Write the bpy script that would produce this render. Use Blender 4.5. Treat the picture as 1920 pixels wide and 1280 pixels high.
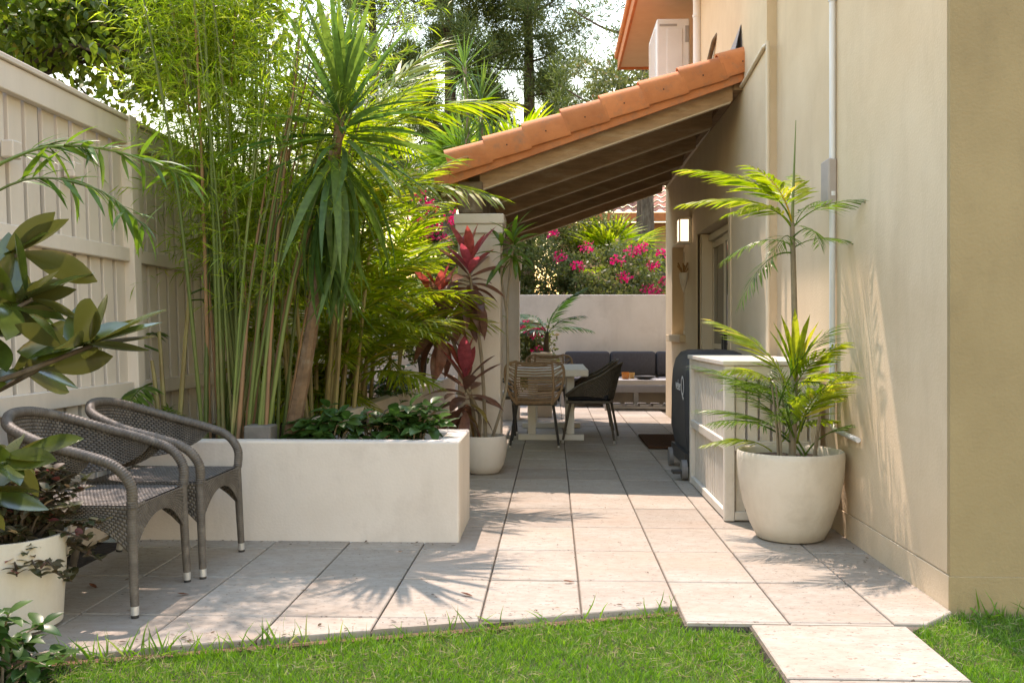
import bpy, bmesh, math, random
import numpy as np
from mathutils import Vector, Matrix
random.seed(7)
for o in list(bpy.data.objects): bpy.data.objects.remove(o)
SC = bpy.context.scene
COL = SC.collection
# ------------------------------------------------------------------ camera, sky, sun, exposure
cd = bpy.data.cameras.new('camera'); cam = bpy.data.objects.new('camera', cd); COL.objects.link(cam)
cam.location = (0, 0, 1.12); cam.rotation_euler = (math.radians(90), 0, math.radians(2.396))
cd.lens = 34.5; cd.sensor_width = 36; cd.shift_y = -18/1920; cd.clip_end = 1500; cd.clip_start = .05
SC.camera = cam
SUN = Vector((-.19, .40, 1)).normalized()
w = bpy.data.worlds.new('World'); SC.world = w; w.use_nodes = True
nt = w.node_tree; bg = nt.nodes['Background']
sky = nt.nodes.new('ShaderNodeTexSky'); sky.sky_type = 'NISHITA'; sky.sun_disc = False
sky.sun_elevation = math.asin(SUN.z); sky.sun_rotation = math.atan2(SUN.x, SUN.y)
sky.air_density = 2.8; sky.dust_density = 0.; sky.ozone_density = 6.0
nt.links.new(sky.outputs[0], bg.inputs[0]); bg.inputs[1].default_value = .15
sl = bpy.data.lights.new('sun', 'SUN'); sl.energy = 2.0; sl.angle = math.radians(.53); sl.color = (1, .97, .92)
so = bpy.data.objects.new('sun', sl); COL.objects.link(so); so.rotation_euler = SUN.to_track_quat('Z', 'Y').to_euler(); so.location = (-5, 12, 30)
vs = SC.view_settings; vs.view_transform = 'Standard'; vs.look = 'None'; vs.gamma = 1; vs.exposure = 1.72; vs.use_curve_mapping = False
vs.use_white_balance = True; vs.white_balance_temperature = 7700; vs.white_balance_tint = 25
SC.render.resolution_x = 1024; SC.render.resolution_y = 682
SC.render.engine = 'CYCLES'
SC.cycles.max_bounces = 12; SC.cycles.diffuse_bounces = 10; SC.cycles.transparent_max_bounces = 8

# ------------------------------------------------------------------ materials
MATS = {}
def nodes(m): m.use_nodes = True; return m.node_tree.nodes, m.node_tree.links, m.node_tree.nodes['Principled BSDF']
def mat(name, c1, c2=None, rough=.7, scale=6., bump=0., bscale=60., spec=.4, metal=0., rand=0., detail=6., c3=None, s3=1.2, stretch=None, streak=None):
    if name in MATS: return MATS[name]
    m = bpy.data.materials.new(name); N, L, P = nodes(m)
    P.inputs['Roughness'].default_value = rough; P.inputs['Metallic'].default_value = metal
    P.inputs['Specular IOR Level'].default_value = spec
    geo = N.new('ShaderNodeNewGeometry'); vec = geo.outputs['Position']
    if stretch:
        mp = N.new('ShaderNodeMapping'); mp.inputs['Scale'].default_value = stretch; L.new(vec, mp.inputs['Vector']); vec = mp.outputs['Vector']
    c2 = c2 or tuple(v*.85 for v in c1)
    n = N.new('ShaderNodeTexNoise'); n.inputs['Scale'].default_value = scale; n.inputs['Detail'].default_value = detail; n.inputs['Roughness'].default_value = .62
    L.new(vec, n.inputs['Vector'])
    r = N.new('ShaderNodeValToRGB'); r.color_ramp.elements[0].position = .33; r.color_ramp.elements[1].position = .67
    r.color_ramp.elements[0].color = (*c1, 1); r.color_ramp.elements[1].color = (*c2, 1); L.new(n.outputs['Fac'], r.inputs['Fac'])
    col = r.outputs['Color']
    if c3:
        n3 = N.new('ShaderNodeTexNoise'); n3.inputs['Scale'].default_value = s3; n3.inputs['Detail'].default_value = 8; n3.inputs['Roughness'].default_value = .7
        L.new(vec, n3.inputs['Vector'])
        r3 = N.new('ShaderNodeValToRGB'); r3.color_ramp.elements[0].position = .52; r3.color_ramp.elements[1].position = .75
        L.new(n3.outputs['Fac'], r3.inputs['Fac'])
        mx = N.new('ShaderNodeMix'); mx.data_type = 'RGBA'; L.new(r3.outputs['Color'], mx.inputs[0]); L.new(col, mx.inputs[6]); mx.inputs[7].default_value = (*c3, 1); col = mx.outputs[2]
    if streak:
        ms = N.new('ShaderNodeMapping'); ms.inputs['Scale'].default_value = (3, 3, .7); L.new(geo.outputs['Position'], ms.inputs['Vector'])
        ns = N.new('ShaderNodeTexNoise'); ns.inputs['Scale'].default_value = 1.5; ns.inputs['Detail'].default_value = 9; ns.inputs['Roughness'].default_value = .7; L.new(ms.outputs[0], ns.inputs['Vector'])
        rs = N.new('ShaderNodeValToRGB'); rs.color_ramp.elements[0].position = .5; rs.color_ramp.elements[1].position = .8; rs.color_ramp.elements[1].color = (.38, .38, .38, 1); L.new(ns.outputs['Fac'], rs.inputs['Fac'])
        mk = N.new('ShaderNodeMix'); mk.data_type = 'RGBA'; L.new(rs.outputs['Color'], mk.inputs[0]); L.new(col, mk.inputs[6]); mk.inputs[7].default_value = (*streak, 1); col = mk.outputs[2]
    if rand:
        oi = N.new('ShaderNodeObjectInfo'); hs = N.new('ShaderNodeHueSaturation')
        ma = N.new('ShaderNodeMapRange'); ma.inputs[3].default_value = 1-rand; ma.inputs[4].default_value = 1+rand
        L.new(oi.outputs['Random'], ma.inputs[0]); L.new(ma.outputs[0], hs.inputs['Value']); L.new(col, hs.inputs['Color']); col = hs.outputs['Color']
    L.new(col, P.inputs['Base Color'])
    if bump:
        b = N.new('ShaderNodeTexNoise'); b.inputs['Scale'].default_value = bscale; b.inputs['Detail'].default_value = 5
        L.new(vec, b.inputs['Vector']); bm = N.new('ShaderNodeBump'); bm.inputs['Strength'].default_value = bump; bm.inputs['Distance'].default_value = .01
        L.new(b.outputs['Fac'], bm.inputs['Height']); L.new(bm.outputs[0], P.inputs['Normal'])
    MATS[name] = m; return m
def leafmat(name, c1, c2, c3=None, rough=.45, trans=.45, tcol=1.6, under=None, spec=.4):
    if name in MATS: return MATS[name]
    m = bpy.data.materials.new(name); N, L, P = nodes(m)
    out = N['Material Output']
    at = N.new('ShaderNodeAttribute'); at.attribute_name = 'rnd'
    oi = N.new('ShaderNodeObjectInfo'); ad = N.new('ShaderNodeMath'); ad.operation = 'ADD'; L.new(at.outputs['Fac'], ad.inputs[0]); L.new(oi.outputs['Random'], ad.inputs[1])
    fr = N.new('ShaderNodeMath'); fr.operation = 'FRACT'; L.new(ad.outputs[0], fr.inputs[0])
    r = N.new('ShaderNodeValToRGB'); e = r.color_ramp.elements; e[0].color = (*c1, 1); e[1].color = (*c2, 1)
    if c3: x = e.new(.93); x.color = (*c2, 1); e[-1].color = (*c3, 1)
    L.new(fr.outputs[0], r.inputs['Fac']); col = r.outputs['Color']
    gp = N.new('ShaderNodeNewGeometry'); nb = N.new('ShaderNodeTexNoise'); nb.inputs['Scale'].default_value = 28; nb.inputs['Detail'].default_value = 5; L.new(gp.outputs['Position'], nb.inputs['Vector'])
    mr = N.new('ShaderNodeMapRange'); mr.inputs[1].default_value = .3; mr.inputs[2].default_value = .7; mr.inputs[3].default_value = .72; mr.inputs[4].default_value = 1.25; L.new(nb.outputs['Fac'], mr.inputs[0])
    hb = N.new('ShaderNodeHueSaturation'); L.new(mr.outputs[0], hb.inputs['Value']); L.new(col, hb.inputs['Color']); col = hb.outputs['Color']
    if under:
        g = N.new('ShaderNodeNewGeometry'); mx = N.new('ShaderNodeMix'); mx.data_type = 'RGBA'
        L.new(g.outputs['Backfacing'], mx.inputs[0]); L.new(col, mx.inputs[6]); mx.inputs[7].default_value = (*under, 1); col = mx.outputs[2]
    L.new(col, P.inputs['Base Color']); P.inputs['Roughness'].default_value = rough; P.inputs['Specular IOR Level'].default_value = spec
    t = N.new('ShaderNodeBsdfTranslucent'); hs = N.new('ShaderNodeHueSaturation'); hs.inputs['Value'].default_value = tcol; hs.inputs['Saturation'].default_value = 1.1
    L.new(col, hs.inputs['Color']); L.new(hs.outputs[0], t.inputs['Color'])
    ms = N.new('ShaderNodeMixShader'); ms.inputs[0].default_value = trans
    L.new(P.outputs[0], ms.inputs[1]); L.new(t.outputs[0], ms.inputs[2]); L.new(ms.outputs[0], out.inputs['Surface'])
    MATS[name] = m; return m
def travertine():
    m = bpy.data.materials.new('travertine'); N, L, P = nodes(m)
    geo = N.new('ShaderNodeNewGeometry'); oi = N.new('ShaderNodeObjectInfo')
    off = N.new('ShaderNodeVectorMath'); off.operation = 'SCALE'; off.inputs['Scale'].default_value = 37.
    cmb = N.new('ShaderNodeCombineXYZ'); L.new(oi.outputs['Random'], cmb.inputs[0]); L.new(oi.outputs['Random'], cmb.inputs[2]); L.new(cmb.outputs[0], off.inputs[0])
    add = N.new('ShaderNodeVectorMath'); L.new(geo.outputs['Position'], add.inputs[0]); L.new(off.outputs[0], add.inputs[1])
    mp = N.new('ShaderNodeMapping'); mp.inputs['Scale'].default_value = (1, 1.9, 1); L.new(add.outputs[0], mp.inputs['Vector'])
    def noise(s, d=8, r=.65):
        n = N.new('ShaderNodeTexNoise'); n.inputs['Scale'].default_value = s; n.inputs['Detail'].default_value = d; n.inputs['Roughness'].default_value = r; L.new(mp.outputs[0], n.inputs['Vector']); return n
    def ramp(src, p0, p1, a, b):
        r = N.new('ShaderNodeValToRGB'); r.color_ramp.elements[0].position = p0; r.color_ramp.elements[1].position = p1
        r.color_ramp.elements[0].color = a; r.color_ramp.elements[1].color = b; L.new(src, r.inputs['Fac']); return r
    n1 = noise(2.2); r1 = ramp(n1.outputs['Fac'], .3, .7, (.335, .28, .22, 1), (.415, .37, .31, 1))
    n2 = noise(16, 10, .75); r2 = ramp(n2.outputs['Fac'], .36, .60, (.66, .61, .56, 1), (1.05, 1.05, 1.05, 1))
    mul = N.new('ShaderNodeMix'); mul.data_type = 'RGBA'; mul.blend_type = 'MULTIPLY'; mul.inputs[0].default_value = .55; L.new(r1.outputs[0], mul.inputs[6]); L.new(r2.outputs[0], mul.inputs[7])
    n3 = noise(40, 4, .6); r3 = ramp(n3.outputs['Fac'], .63, .66, (0, 0, 0, 1), (1, 1, 1, 1))
    pit = N.new('ShaderNodeMix'); pit.data_type = 'RGBA'; L.new(r3.outputs[0], pit.inputs[0]); L.new(mul.outputs[2], pit.inputs[6]); pit.inputs[7].default_value = (.15, .11, .08, 1)
    n4 = noise(.9, 4); r4 = ramp(n4.outputs['Fac'], .5, .7, (0, 0, 0, 1), (1, 1, 1, 1))
    st = N.new('ShaderNodeMix'); st.data_type = 'RGBA'; mm = N.new('ShaderNodeMath'); mm.operation = 'MULTIPLY'; mm.inputs[1].default_value = .5; L.new(r4.outputs[0], mm.inputs[0]); L.new(mm.outputs[0], st.inputs[0])
    L.new(pit.outputs[2], st.inputs[6]); st.inputs[7].default_value = (.40, .29, .21, 1)
    hs = N.new('ShaderNodeHueSaturation'); ma = N.new('ShaderNodeMapRange'); ma.inputs[3].default_value = .84; ma.inputs[4].default_value = 1.08; L.new(oi.outputs['Random'], ma.inputs[0]); L.new(ma.outputs[0], hs.inputs['Value'])
    L.new(st.outputs[2], hs.inputs['Color']); L.new(hs.outputs[0], P.inputs['Base Color'])
    P.inputs['Roughness'].default_value = .62; P.inputs['Specular IOR Level'].default_value = .35
    b = N.new('ShaderNodeBump'); b.inputs['Strength'].default_value = .35; b.inputs['Distance'].default_value = .004; b.invert = True
    L.new(r3.outputs[0], b.inputs['Height']); L.new(b.outputs[0], P.inputs['Normal'])
    return m
def emis(name, c, s):
    m = bpy.data.materials.new(name); N, L, P = nodes(m); P.inputs['Base Color'].default_value = (*c, 1); P.inputs['Emission Color'].default_value = (*c, 1); P.inputs['Emission Strength'].default_value = s; return m
M_TILE = travertine()
M_STUCCO = mat('cream_stucco', (.665, .535, .375), (.60, .47, .315),   .85, 1.6, .22, 75, .2, c3=(.56, .43, .285), s3=.9, streak=(.44, .34, .23))
M_WHITE = mat('white_render', (.69, .62, .54), (.63, .56, .48), .85, 2.5, .14, 75, .2, c3=(.54, .47, .40), s3=1.6, streak=(.42, .36, .29))
M_POT = mat('cream_pot', (.66, .60, .50), (.59, .53, .43), .6, 3, .2, 50, .3, c3=(.50, .44, .35), s3=2.5, streak=(.40, .33, .24))
M_FENCE = mat('fence_paint', (.69, .61, .52), (.62, .545, .46), .7, 5, .15, 30, .3, rand=.05, stretch=(1, 1, .2), streak=(.50, .43, .34))
M_TERRA = mat('terracotta', (.60, .225, .09), (.50, .175, .07), .75, 6, .2, 60, .25, rand=.17, c3=(.34, .17, .10), s3=9)
M_WOOD = mat('old_timber', (.36, .23, .13), (.24, .15, .082), .75, 5, .3, 40, .25, rand=.22, c3=(.40, .31, .21), s3=3, stretch=(1, 5, 5))
M_BEAM = mat('weathered_beam', (.19, .14, .09), (.09, .065, .045), .85, 7, .4, 50, .2, c3=(.36, .31, .24), s3=6)
M_CREAMTRIM = mat('cream_trim', (.66, .57, .44), (.60, .51, .38), .55, 4)
M_WHITEPAINT = mat('white_paint', (.66, .61, .53), (.60, .55, .47), .5, 8, c3=(.52, .46, .38), s3=5)
M_PIPE = mat('white_pipe', (.72, .73, .74), (.66, .67, .68), .4, 4)
M_SOIL = mat('soil', (.05, .035, .025), (.025, .018, .012), .95, 20, .6, 40)
M_DIRT = mat('dirt', (.075, .055, .035), (.04, .045, .02), .95, 9, .5, 40)
M_GROUT = mat('grout', (.16, .125, .09), (.08, .062, .045), .95, 30, .4, 80)
M_WICKER = mat('wicker', (.135, .115, .095), (.085, .072, .06), .55, 25, .2, 120, .4, c3=(.19, .165, .135), s3=14)
M_WICKER2 = mat('brown_wicker', (.11, .09, .065), (.07, .055, .04), .55, 25, .2, 120, .4)
M_CORE = mat('wicker_core', (.03, .026, .022), None, .8)
M_ALU = mat('aluminium', (.70, .69, .66), (.6, .59, .56), .35, 8, metal=.6)
M_ROPE = mat('rope', (.34, .23, .14), (.25, .165, .10), .8, 30, .3, 90, .2, rand=.15)
M_DARKMETAL = mat('dark_metal', (.045, .043, .04), (.03, .03, .03), .45, 8)
M_CUSHION = mat('grey_cushion', (.085, .082, .088), (.065, .062, .068), .9, 40, .3, 200, .2, rand=.06)
M_BLACKCUSH = mat('navy_cushion', (.018, .018, .024), (.012, .012, .016), .9, 40)
M_GREYFRAME = mat('grey_frame', (.36, .35, .34), (.31, .30, .29), .5, 6)
M_COVER = mat('bbq_cover', (.060, .063, .068), (.045, .048, .052), .6, 4, .3, 12, .35)
M_MAT = mat('coir', (.11, .052, .03), (.065, .032, .018), .95, 60, .8, 150, .1)
M_GLASS = mat('dark_glass', (.03, .035, .04), (.02, .022, .025), .06, 2, spec=.6)
M_TABLE = mat('white_table', (.70, .68, .64), (.66, .63, .58), .4, 4)
M_LAMP = emis('lamp_panel', (1, .90, .72), .55)
M_BARK = mat('bark', (.13, .10, .075), (.065, .05, .038), .95, 14, .7, 30, .1, c3=(.22, .19, .15), s3=5, stretch=(1, 1, .35))
M_CULM = mat('bamboo_culm', (.085, .14, .028), (.15, .19, .05), .45, 3, rand=.28, c3=(.30, .22, .11), s3=2.2, stretch=(1, 1, .5))
M_CULMB = mat('brown_sheath', (.36, .20, .10), (.26, .15, .08), .7, 5, rand=.15)
M_STEMY = mat('palm_cane', (.30, .26, .10), (.22, .16, .07), .55, 5, rand=.2)
M_STEM = mat('pale_stem', (.28, .23, .16), (.20, .16, .11), .8, 12, .4, 60)
L_TREE = leafmat('tree_leaf', (.06, .11, .015), (.16, .21, .03), (.24, .20, .05), .4, .5)
L_BAMBOO = leafmat('bamboo_leaf', (.14, .23, .025), (.30, .37, .05), (.42, .40, .10), .4, .6, 1.75)
L_PALM = leafmat('palm_leaf', (.14, .23, .02), (.32, .36, .045), (.48, .40, .08), .4, .55)
L_PALMD = leafmat('palm_leaf_dark', (.06, .13, .02), (.14, .22, .03), None, .35, .45)
L_YUCCA = leafmat('yucca_leaf', (.055, .12, .03), (.13, .20, .04), None, .4, .48)
L_SHRUB = leafmat('shrub_leaf', (.03, .085, .018), (.065, .13, .03), None, .35, .35)
L_MAG = leafmat('magnolia_leaf', (.035, .06, .010), (.075, .10, .016), None, .2, .25, under=(.075, .078, .02), spec=.9)
L_LORO = leafmat('loropetalum_leaf', (.06, .075, .03), (.12, .085, .05), (.30, .09, .09), .5, .35)
L_CORD = leafmat('cordyline_leaf', (.13, .065, .05), (.25, .12, .085), (.30, .24, .06), .28, .35, 1.7)
L_CORDR = leafmat('cordyline_red', (.46, .115, .085), (.40, .09, .12), None, .35, .45, 1.4)
L_HEDGE = leafmat('hedge_leaf', (.06, .085, .022), (.16, .175, .055), (.26, .18, .11), .5, .4)
L_BOUG = leafmat('bougainvillea', (.50, .02, .10), (.62, .04, .17), None, .6, .45, 1.4)
L_PINE = leafmat('pine_foliage', (.05, .085, .022), (.14, .18, .045), None, .6, .35)
L_GRASS = leafmat('grass_blade', (.075, .19, .02), (.18, .33, .04), (.36, .36, .16), .5, .45)
L_DRY = leafmat('dry_leaf', (.22, .07, .025), (.16, .05, .02), None, .7, .2)

# ------------------------------------------------------------------ builders
class MB:
    def __init__(s): s.v = []; s.f = []
    def add(s, V, F):
        o = len(s.v); s.v.extend([tuple(map(float, p)) for p in V]); s.f.extend([tuple(i+o for i in q) for q in F]); return s
    def box(s, x0, x1, y0, y1, z0, z1, b=0.):
        if b <= 0:
            return s.add([(x0,y0,z0),(x1,y0,z0),(x1,y1,z0),(x0,y1,z0),(x0,y0,z1),(x1,y0,z1),(x1,y1,z1),(x0,y1,z1)], [(3,2,1,0),(4,5,6,7),(0,1,5,4),(1,2,6,5),(2,3,7,6),(3,0,4,7)])
        bm = bmesh.new(); bmesh.ops.create_cube(bm, size=1)
        for v in bm.verts: v.co = ((x0+x1)/2+v.co.x*(x1-x0), (y0+y1)/2+v.co.y*(y1-y0), (z0+z1)/2+v.co.z*(z1-z0))
        bmesh.ops.bevel(bm, geom=bm.edges[:], offset=b, segments=2 if b > .008 else 1, affect='EDGES', profile=.5)
        bm.verts.ensure_lookup_table(); V = [v.co[:] for v in bm.verts]; F = [[v.index for v in f.verts] for f in bm.faces]; bm.free()
        return s.add(V, F)
    def bar(s, p, q, w, h, up=(0, 0, 1)):
        p, q = Vector(p), Vector(q); d = (q-p).normalized(); x = d.cross(Vector(up)).normalized(); u = x.cross(d)
        V = []
        for c in (p, q):
            for a, b in ((-1,-1),(1,-1),(1,1),(-1,1)): V.append(c+x*a*w/2+u*b*h/2)
        return s.add(V, [(3,2,1,0),(4,5,6,7),(0,1,5,4),(1,2,6,5),(2,3,7,6),(3,0,4,7)])
    def tube(s, pts, r, n=8, cap=True):
        pts = [Vector(p) for p in pts]; k = len(pts)
        if not hasattr(r, '__len__'): r = [r]*k
        V = []; F = []; ref = Vector((.13, .21, .97)) if abs((pts[-1]-pts[0]).normalized().z) < .9 else Vector((1, .1, 0))
        for i, p in enumerate(pts):
            t = (pts[min(i+1, k-1)]-pts[max(i-1, 0)]).normalized(); x = ref.cross(t).normalized(); y = t.cross(x); 
            for j in range(n):
                a = 2*math.pi*j/n; V.append(p+(x*math.cos(a)+y*math.sin(a))*r[i])
        for i in range(k-1):
            for j in range(n): F.append((i*n+j, i*n+(j+1)%n, (i+1)*n+(j+1)%n, (i+1)*n+j))
        if cap: F.append(tuple(range(n))[::-1]); F.append(tuple((k-1)*n+j for j in range(n)))
        return s.add(V, F)
    def lathe(s, prof, n=32, c=(0, 0, 0), closed=False):
        V = []; F = []; k = len(prof)
        for r, z in prof:
            for j in range(n):
                a = 2*math.pi*j/n; V.append((c[0]+r*math.cos(a), c[1]+r*math.sin(a), c[2]+z))
        for i in range(k-1):
            for j in range(n): F.append((i*n+j, i*n+(j+1)%n, (i+1)*n+(j+1)%n, (i+1)*n+j))
        if prof[0][0] > .001: F.append(tuple(range(n))[::-1])
        if prof[-1][0] > .001: F.append(tuple((k-1)*n+j for j in range(n)))
        return s.add(V, F)
    def prism(s, poly, z0, z1):
        n = len(poly); V = [(x, y, z0) for x, y in poly]+[(x, y, z1) for x, y in poly]
        return s.add(V, [tuple(range(n))[::-1], tuple(range(n, 2*n))]+[(i, (i+1)%n, n+(i+1)%n, n+i) for i in range(n)])
    def mesh(s, name, smooth=False):
        me = bpy.data.meshes.new(name); me.from_pydata(s.v, [], s.f); me.update()
        if smooth: me.polygons.foreach_set('use_smooth', [True]*len(me.polygons))
        return me
    def build(s, name, m, parent=None, smooth=False, world=True, sharp=None):
        me = s.mesh(name, smooth); me.materials.append(m)
        if smooth: 
            try: me.set_sharp_from_angle(angle=math.radians(sharp or 40))
            except Exception: pass
        return link(name, me, parent, world)
def link(name, me, parent=None, world=False, loc=None, M=None):
    o = bpy.data.objects.new(name, me); COL.objects.link(o)
    if parent:
        o.parent = parent
        if world:
            p = parent; off = Vector()
            while p: off += p.location; p = p.parent
            o.location = -off if parent.parent is None else Vector()
    if loc is not None: o.location = loc
    if M is not None: o.matrix_basis = M
    return o
def tag(o, label, cat, group=None, kind=None):
    o['label'] = label; o['category'] = cat
    if group: o['group'] = group
    if kind: o['kind'] = kind
    return o
def thing(name, label, cat, loc=(0, 0, 0), group=None, rz=0):
    o = bpy.data.objects.new(name, None); COL.objects.link(o); o.location = loc; o.rotation_euler.z = rz; o.empty_display_size = .1
    return tag(o, label, cat, group)
def struct(o, kind='structure'): o['kind'] = kind; return o
def stuff(o): o['kind'] = 'stuff'; return o
def copytree(o, parent=None):
    c = o.copy(); COL.objects.link(c); c.parent = parent
    for ch in list(o.children): copytree(ch, c)
    return c
# --- foliage
def leaf(L=1., W=.2, seg=4, fold=.2, droop=.1, wide=.4, mid=True, tip=.03, twist=0):
    V = []; F = []
    for i in range(seg+1):
        t = i/seg
        wv = W/2*max(tip, (math.sin(math.pi*min(1, t**(math.log(.5)/math.log(wide)))))**.8) if 0 < t < 1 else W/2*(.12 if t == 0 else tip)
        z = -droop*L*t*t; y = L*t*(1-.25*droop*t)
        if mid: V += [(-wv, y, z+fold*wv), (0, y, z), (wv, y, z+fold*wv)]
        else: V += [(-wv, y, z), (wv, y, z)]
    k = 3 if mid else 2
    for i in range(seg):
        for j in range(k-1): F.append((i*k+j, i*k+j+1, (i+1)*k+j+1, (i+1)*k+j))
    return np.array(V), np.array(F)
def norm(a): return a/np.maximum(np.linalg.norm(a, axis=-1, keepdims=True), 1e-9)
def frames(d, roll=None, up=(0, 0, 1)):
    d = norm(np.asarray(d, float)); up = np.broadcast_to(np.asarray(up, float), d.shape)
    x = norm(np.cross(d, up+1e-4)); z = np.cross(x, d)
    if roll is not None:
        c, s = np.cos(roll)[:, None], np.sin(roll)[:, None]; x, z = x*c+z*s, z*c-x*s
    return np.stack([x, d, z], axis=-1)          # columns
def inst(base, R, S, T):
    V, F = base; N = len(T); S = np.broadcast_to(np.asarray(S, float), (N,))
    P = np.einsum('nij,kj->nki', R*S[:, None, None], V)+np.asarray(T)[:, None, :]
    FF = F[None]+(np.arange(N)*len(V))[:, None, None]
    return P.reshape(-1, 3), FF.reshape(-1, F.shape[1]), np.repeat(np.arange(N), len(F))
def cat(parts):
    Vs, Fs, Is = [], [], []; o = 0; k = 0
    for V, F, I in parts: Vs.append(V); Fs.append(F+o); Is.append(I+k); o += len(V); k += (I.max()+1 if len(I) else 0)
    return np.concatenate(Vs), np.concatenate(Fs), np.concatenate(Is)
def fmesh(name, V, F, I, m, rng, smooth=True):
    me = bpy.data.meshes.new(name); me.vertices.add(len(V)); me.vertices.foreach_set('co', V.astype(np.float32).ravel())
    n, k = F.shape; me.loops.add(n*k); me.loops.foreach_set('vertex_index', F.astype(np.int32).ravel())
    me.polygons.add(n); me.polygons.foreach_set('loop_start', np.arange(0, n*k, k, dtype=np.int32))
    me.update(calc_edges=True)
    if smooth: me.polygons.foreach_set('use_smooth', np.ones(n, bool))
    a = me.attributes.new('rnd', 'FLOAT', 'FACE'); r = rng.random(int(I.max())+1)*.999; a.data.foreach_set('value', r[I].astype(np.float32))
    me.materials.append(m); return me
def foliage(name, parts, m, rng, parent=None, world=True, kind=None):
    V, F, I = cat(parts); o = link(name, fmesh(name, V, F, I, m, rng), parent, world)
    if kind: o['kind'] = kind
    return o
def rdirs(rng, n, zb=0., zs=1.):
    d = rng.normal(size=(n, 3)); d[:, 2] = d[:, 2]*zs+zb; return norm(d)
def frond(L, n, ll, lw, rng, rise=.9, droop=.8, ang=55, vee=.25, hang=.25, start=.18, seg=3, both=True):
    """pinnate frond in local space: base at origin, runs along +Y, arches down"""
    t = np.linspace(0, 1, 14); y = L*(t-.12*droop*t**2); z = L*(rise*t-droop*t**2)*.6
    P = np.stack([0*t, y, z], 1)
    parts = []
    # rachis as flat cross strips
    V = []; F = []
    for i in range(14):
        r = .012*(1-.8*t[i])*max(L, .5)
        V += [P[i]+(-r, 0, 0), P[i]+(0, 0, -r), P[i]+(r, 0, 0), P[i]+(0, 0, r)]
    for i in range(13):
        for j in range(4): F.append((i*4+j, i*4+(j+1)%4, i*4+4+(j+1)%4, i*4+4+j))
    parts.append((np.array(V), np.array(F), np.zeros(len(F), int)))
    s = np.linspace(start, 1, n)
    c = np.stack([np.interp(s, t, P[:, k]) for k in range(3)], 1); tan = norm(np.gradient(c, axis=0))
    for sd in (-1, 1):
        a = np.radians(ang*(1-.55*s)+rng.normal(0, 5, n))
        d = np.stack([sd*np.sin(a), 0*a, 0*a], 1)+tan*np.cos(a)[:, None]; d[:, 2] += vee-hang*rng.uniform(.6, 1.5, n)
        le = ll*(.35+.65*np.sin(np.pi*np.clip(.15+.8*s, 0, 1)))*rng.uniform(.85, 1.1, n)
        b = leaf(1, lw/ll, seg, .25, .22, .35, mid=False)
        parts.append(inst(b, frames(d, rng.normal(sd*.3, .25, n)), le, c))
    return cat(parts)
def fan(L, n, lw, rng, spread=150, droop=.25, pet=.5):
    parts = []; V = []; F = []
    a = np.radians(np.linspace(-spread/2, spread/2, n)+rng.normal(0, 2, n))
    d = np.stack([np.sin(a), np.cos(a), .12*np.cos(3*a)], 1); T = np.tile([0, pet*L, 0.], (n, 1))
    parts.append(inst(leaf(1, lw/L, 4, .35, droop, .45, mid=True), frames(d), L*rng.uniform(.8, 1, n)*(1-.25*np.abs(a)/2), T))
    mb = MB().tube([(0, 0, 0), (0, pet*L, 0)], .008, 4, False)
    parts.append((np.array(mb.v), np.array(mb.f), np.zeros(len(mb.f), int)))
    return cat(parts)
def place(name, me, pos, d, scale, parent, roll=0., up=(0, 0, 1), offs=None):
    R = frames(np.array([d], float), np.array([roll]), up)[0]
    M = Matrix([[*(R[i]*scale), 0] for i in range(3)]+[[0, 0, 0, 1]]); M.translation = Vector(pos)
    return link(name, me, parent, M=M)
def curve_pts(p, q, bend, n=7):
    p, q = Vector(p), Vector(q); return [p.lerp(q, i/(n-1))+Vector(bend)*math.sin(math.pi*i/(n-1)) for i in range(n)]

# ================================================================== SETTING
g = MB(); g.add([(-220, -120, -.09), (220, -120, -.09), (220, 300, -.09), (-220, 300, -.09)], [(0, 1, 2, 3)]); struct(g.build('ground', M_DIRT))
# paving: grout bed and single travertine pavers
TX0, TY0, TW, TD = -.285, 4.432, .3985, .604
LX0, LY0, LX1, LY1 = -2.30, 3.148, .507, 4.044           # cut line along the lawn
pav = struct(MB().prism([(-2.25, 3.17), (.507, 4.044), (.507, 3.805), (.752, 3.805), (.752, 1.8), (1.35, 1.8), (1.35, 3.76), (1.60, 4.025), (1.605, 7.1), (1.53, 7.1), (1.53, 13.4), (3.2, 13.4), (3.2, 15.4), (-2.25, 15.4)], -.08, -.012).build('paving', M_GROUT))
def clip(poly, a, b, c):                                 # keep a*x+b*y+c >= 0
    out = []
    for i in range(len(poly)):
        p, q = poly[i], poly[(i+1) % len(poly)]; fp = a*p[0]+b*p[1]+c; fq = a*q[0]+b*q[1]+c
        if fp >= 0: out.append(p)
        if (fp >= 0) != (fq >= 0): t = fp/(fp-fq); out.append((p[0]+(q[0]-p[0])*t, p[1]+(q[1]-p[1])*t))
    return out
def paver(poly, full=None):
    cx = sum(p[0] for p in poly)/len(poly); cy = sum(p[1] for p in poly)/len(poly)
    if full and full[0] is not None: me = full[0]
    else:
        mb = MB(); n = len(poly); b = .004
        lo = [(x-cx, y-cy, -.045) for x, y in poly]; mi = [(x-cx, y-cy, -b) for x, y in poly]; hi = [((x-cx)*(1-b/.2), (y-cy)*(1-b/.28), 0) for x, y in poly]
        mb.add(lo+mi+hi, [tuple(range(2*n, 3*n))]+[(i, (i+1)%n, n+(i+1)%n, n+i) for i in range(n)]+[(n+i, n+(i+1)%n, 2*n+(i+1)%n, 2*n+i) for i in range(n)])
        me = mb.mesh('paver'); me.materials.append(M_TILE)
        if full is not None: full[0] = me
    o = link('paver', me, pav, loc=(cx, cy, random.uniform(-.0015, .0015))); o.rotation_euler = (random.uniform(-.001, .001), random.uniform(-.001, .001), 0)
FULL = [None]; G = .0036
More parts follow.
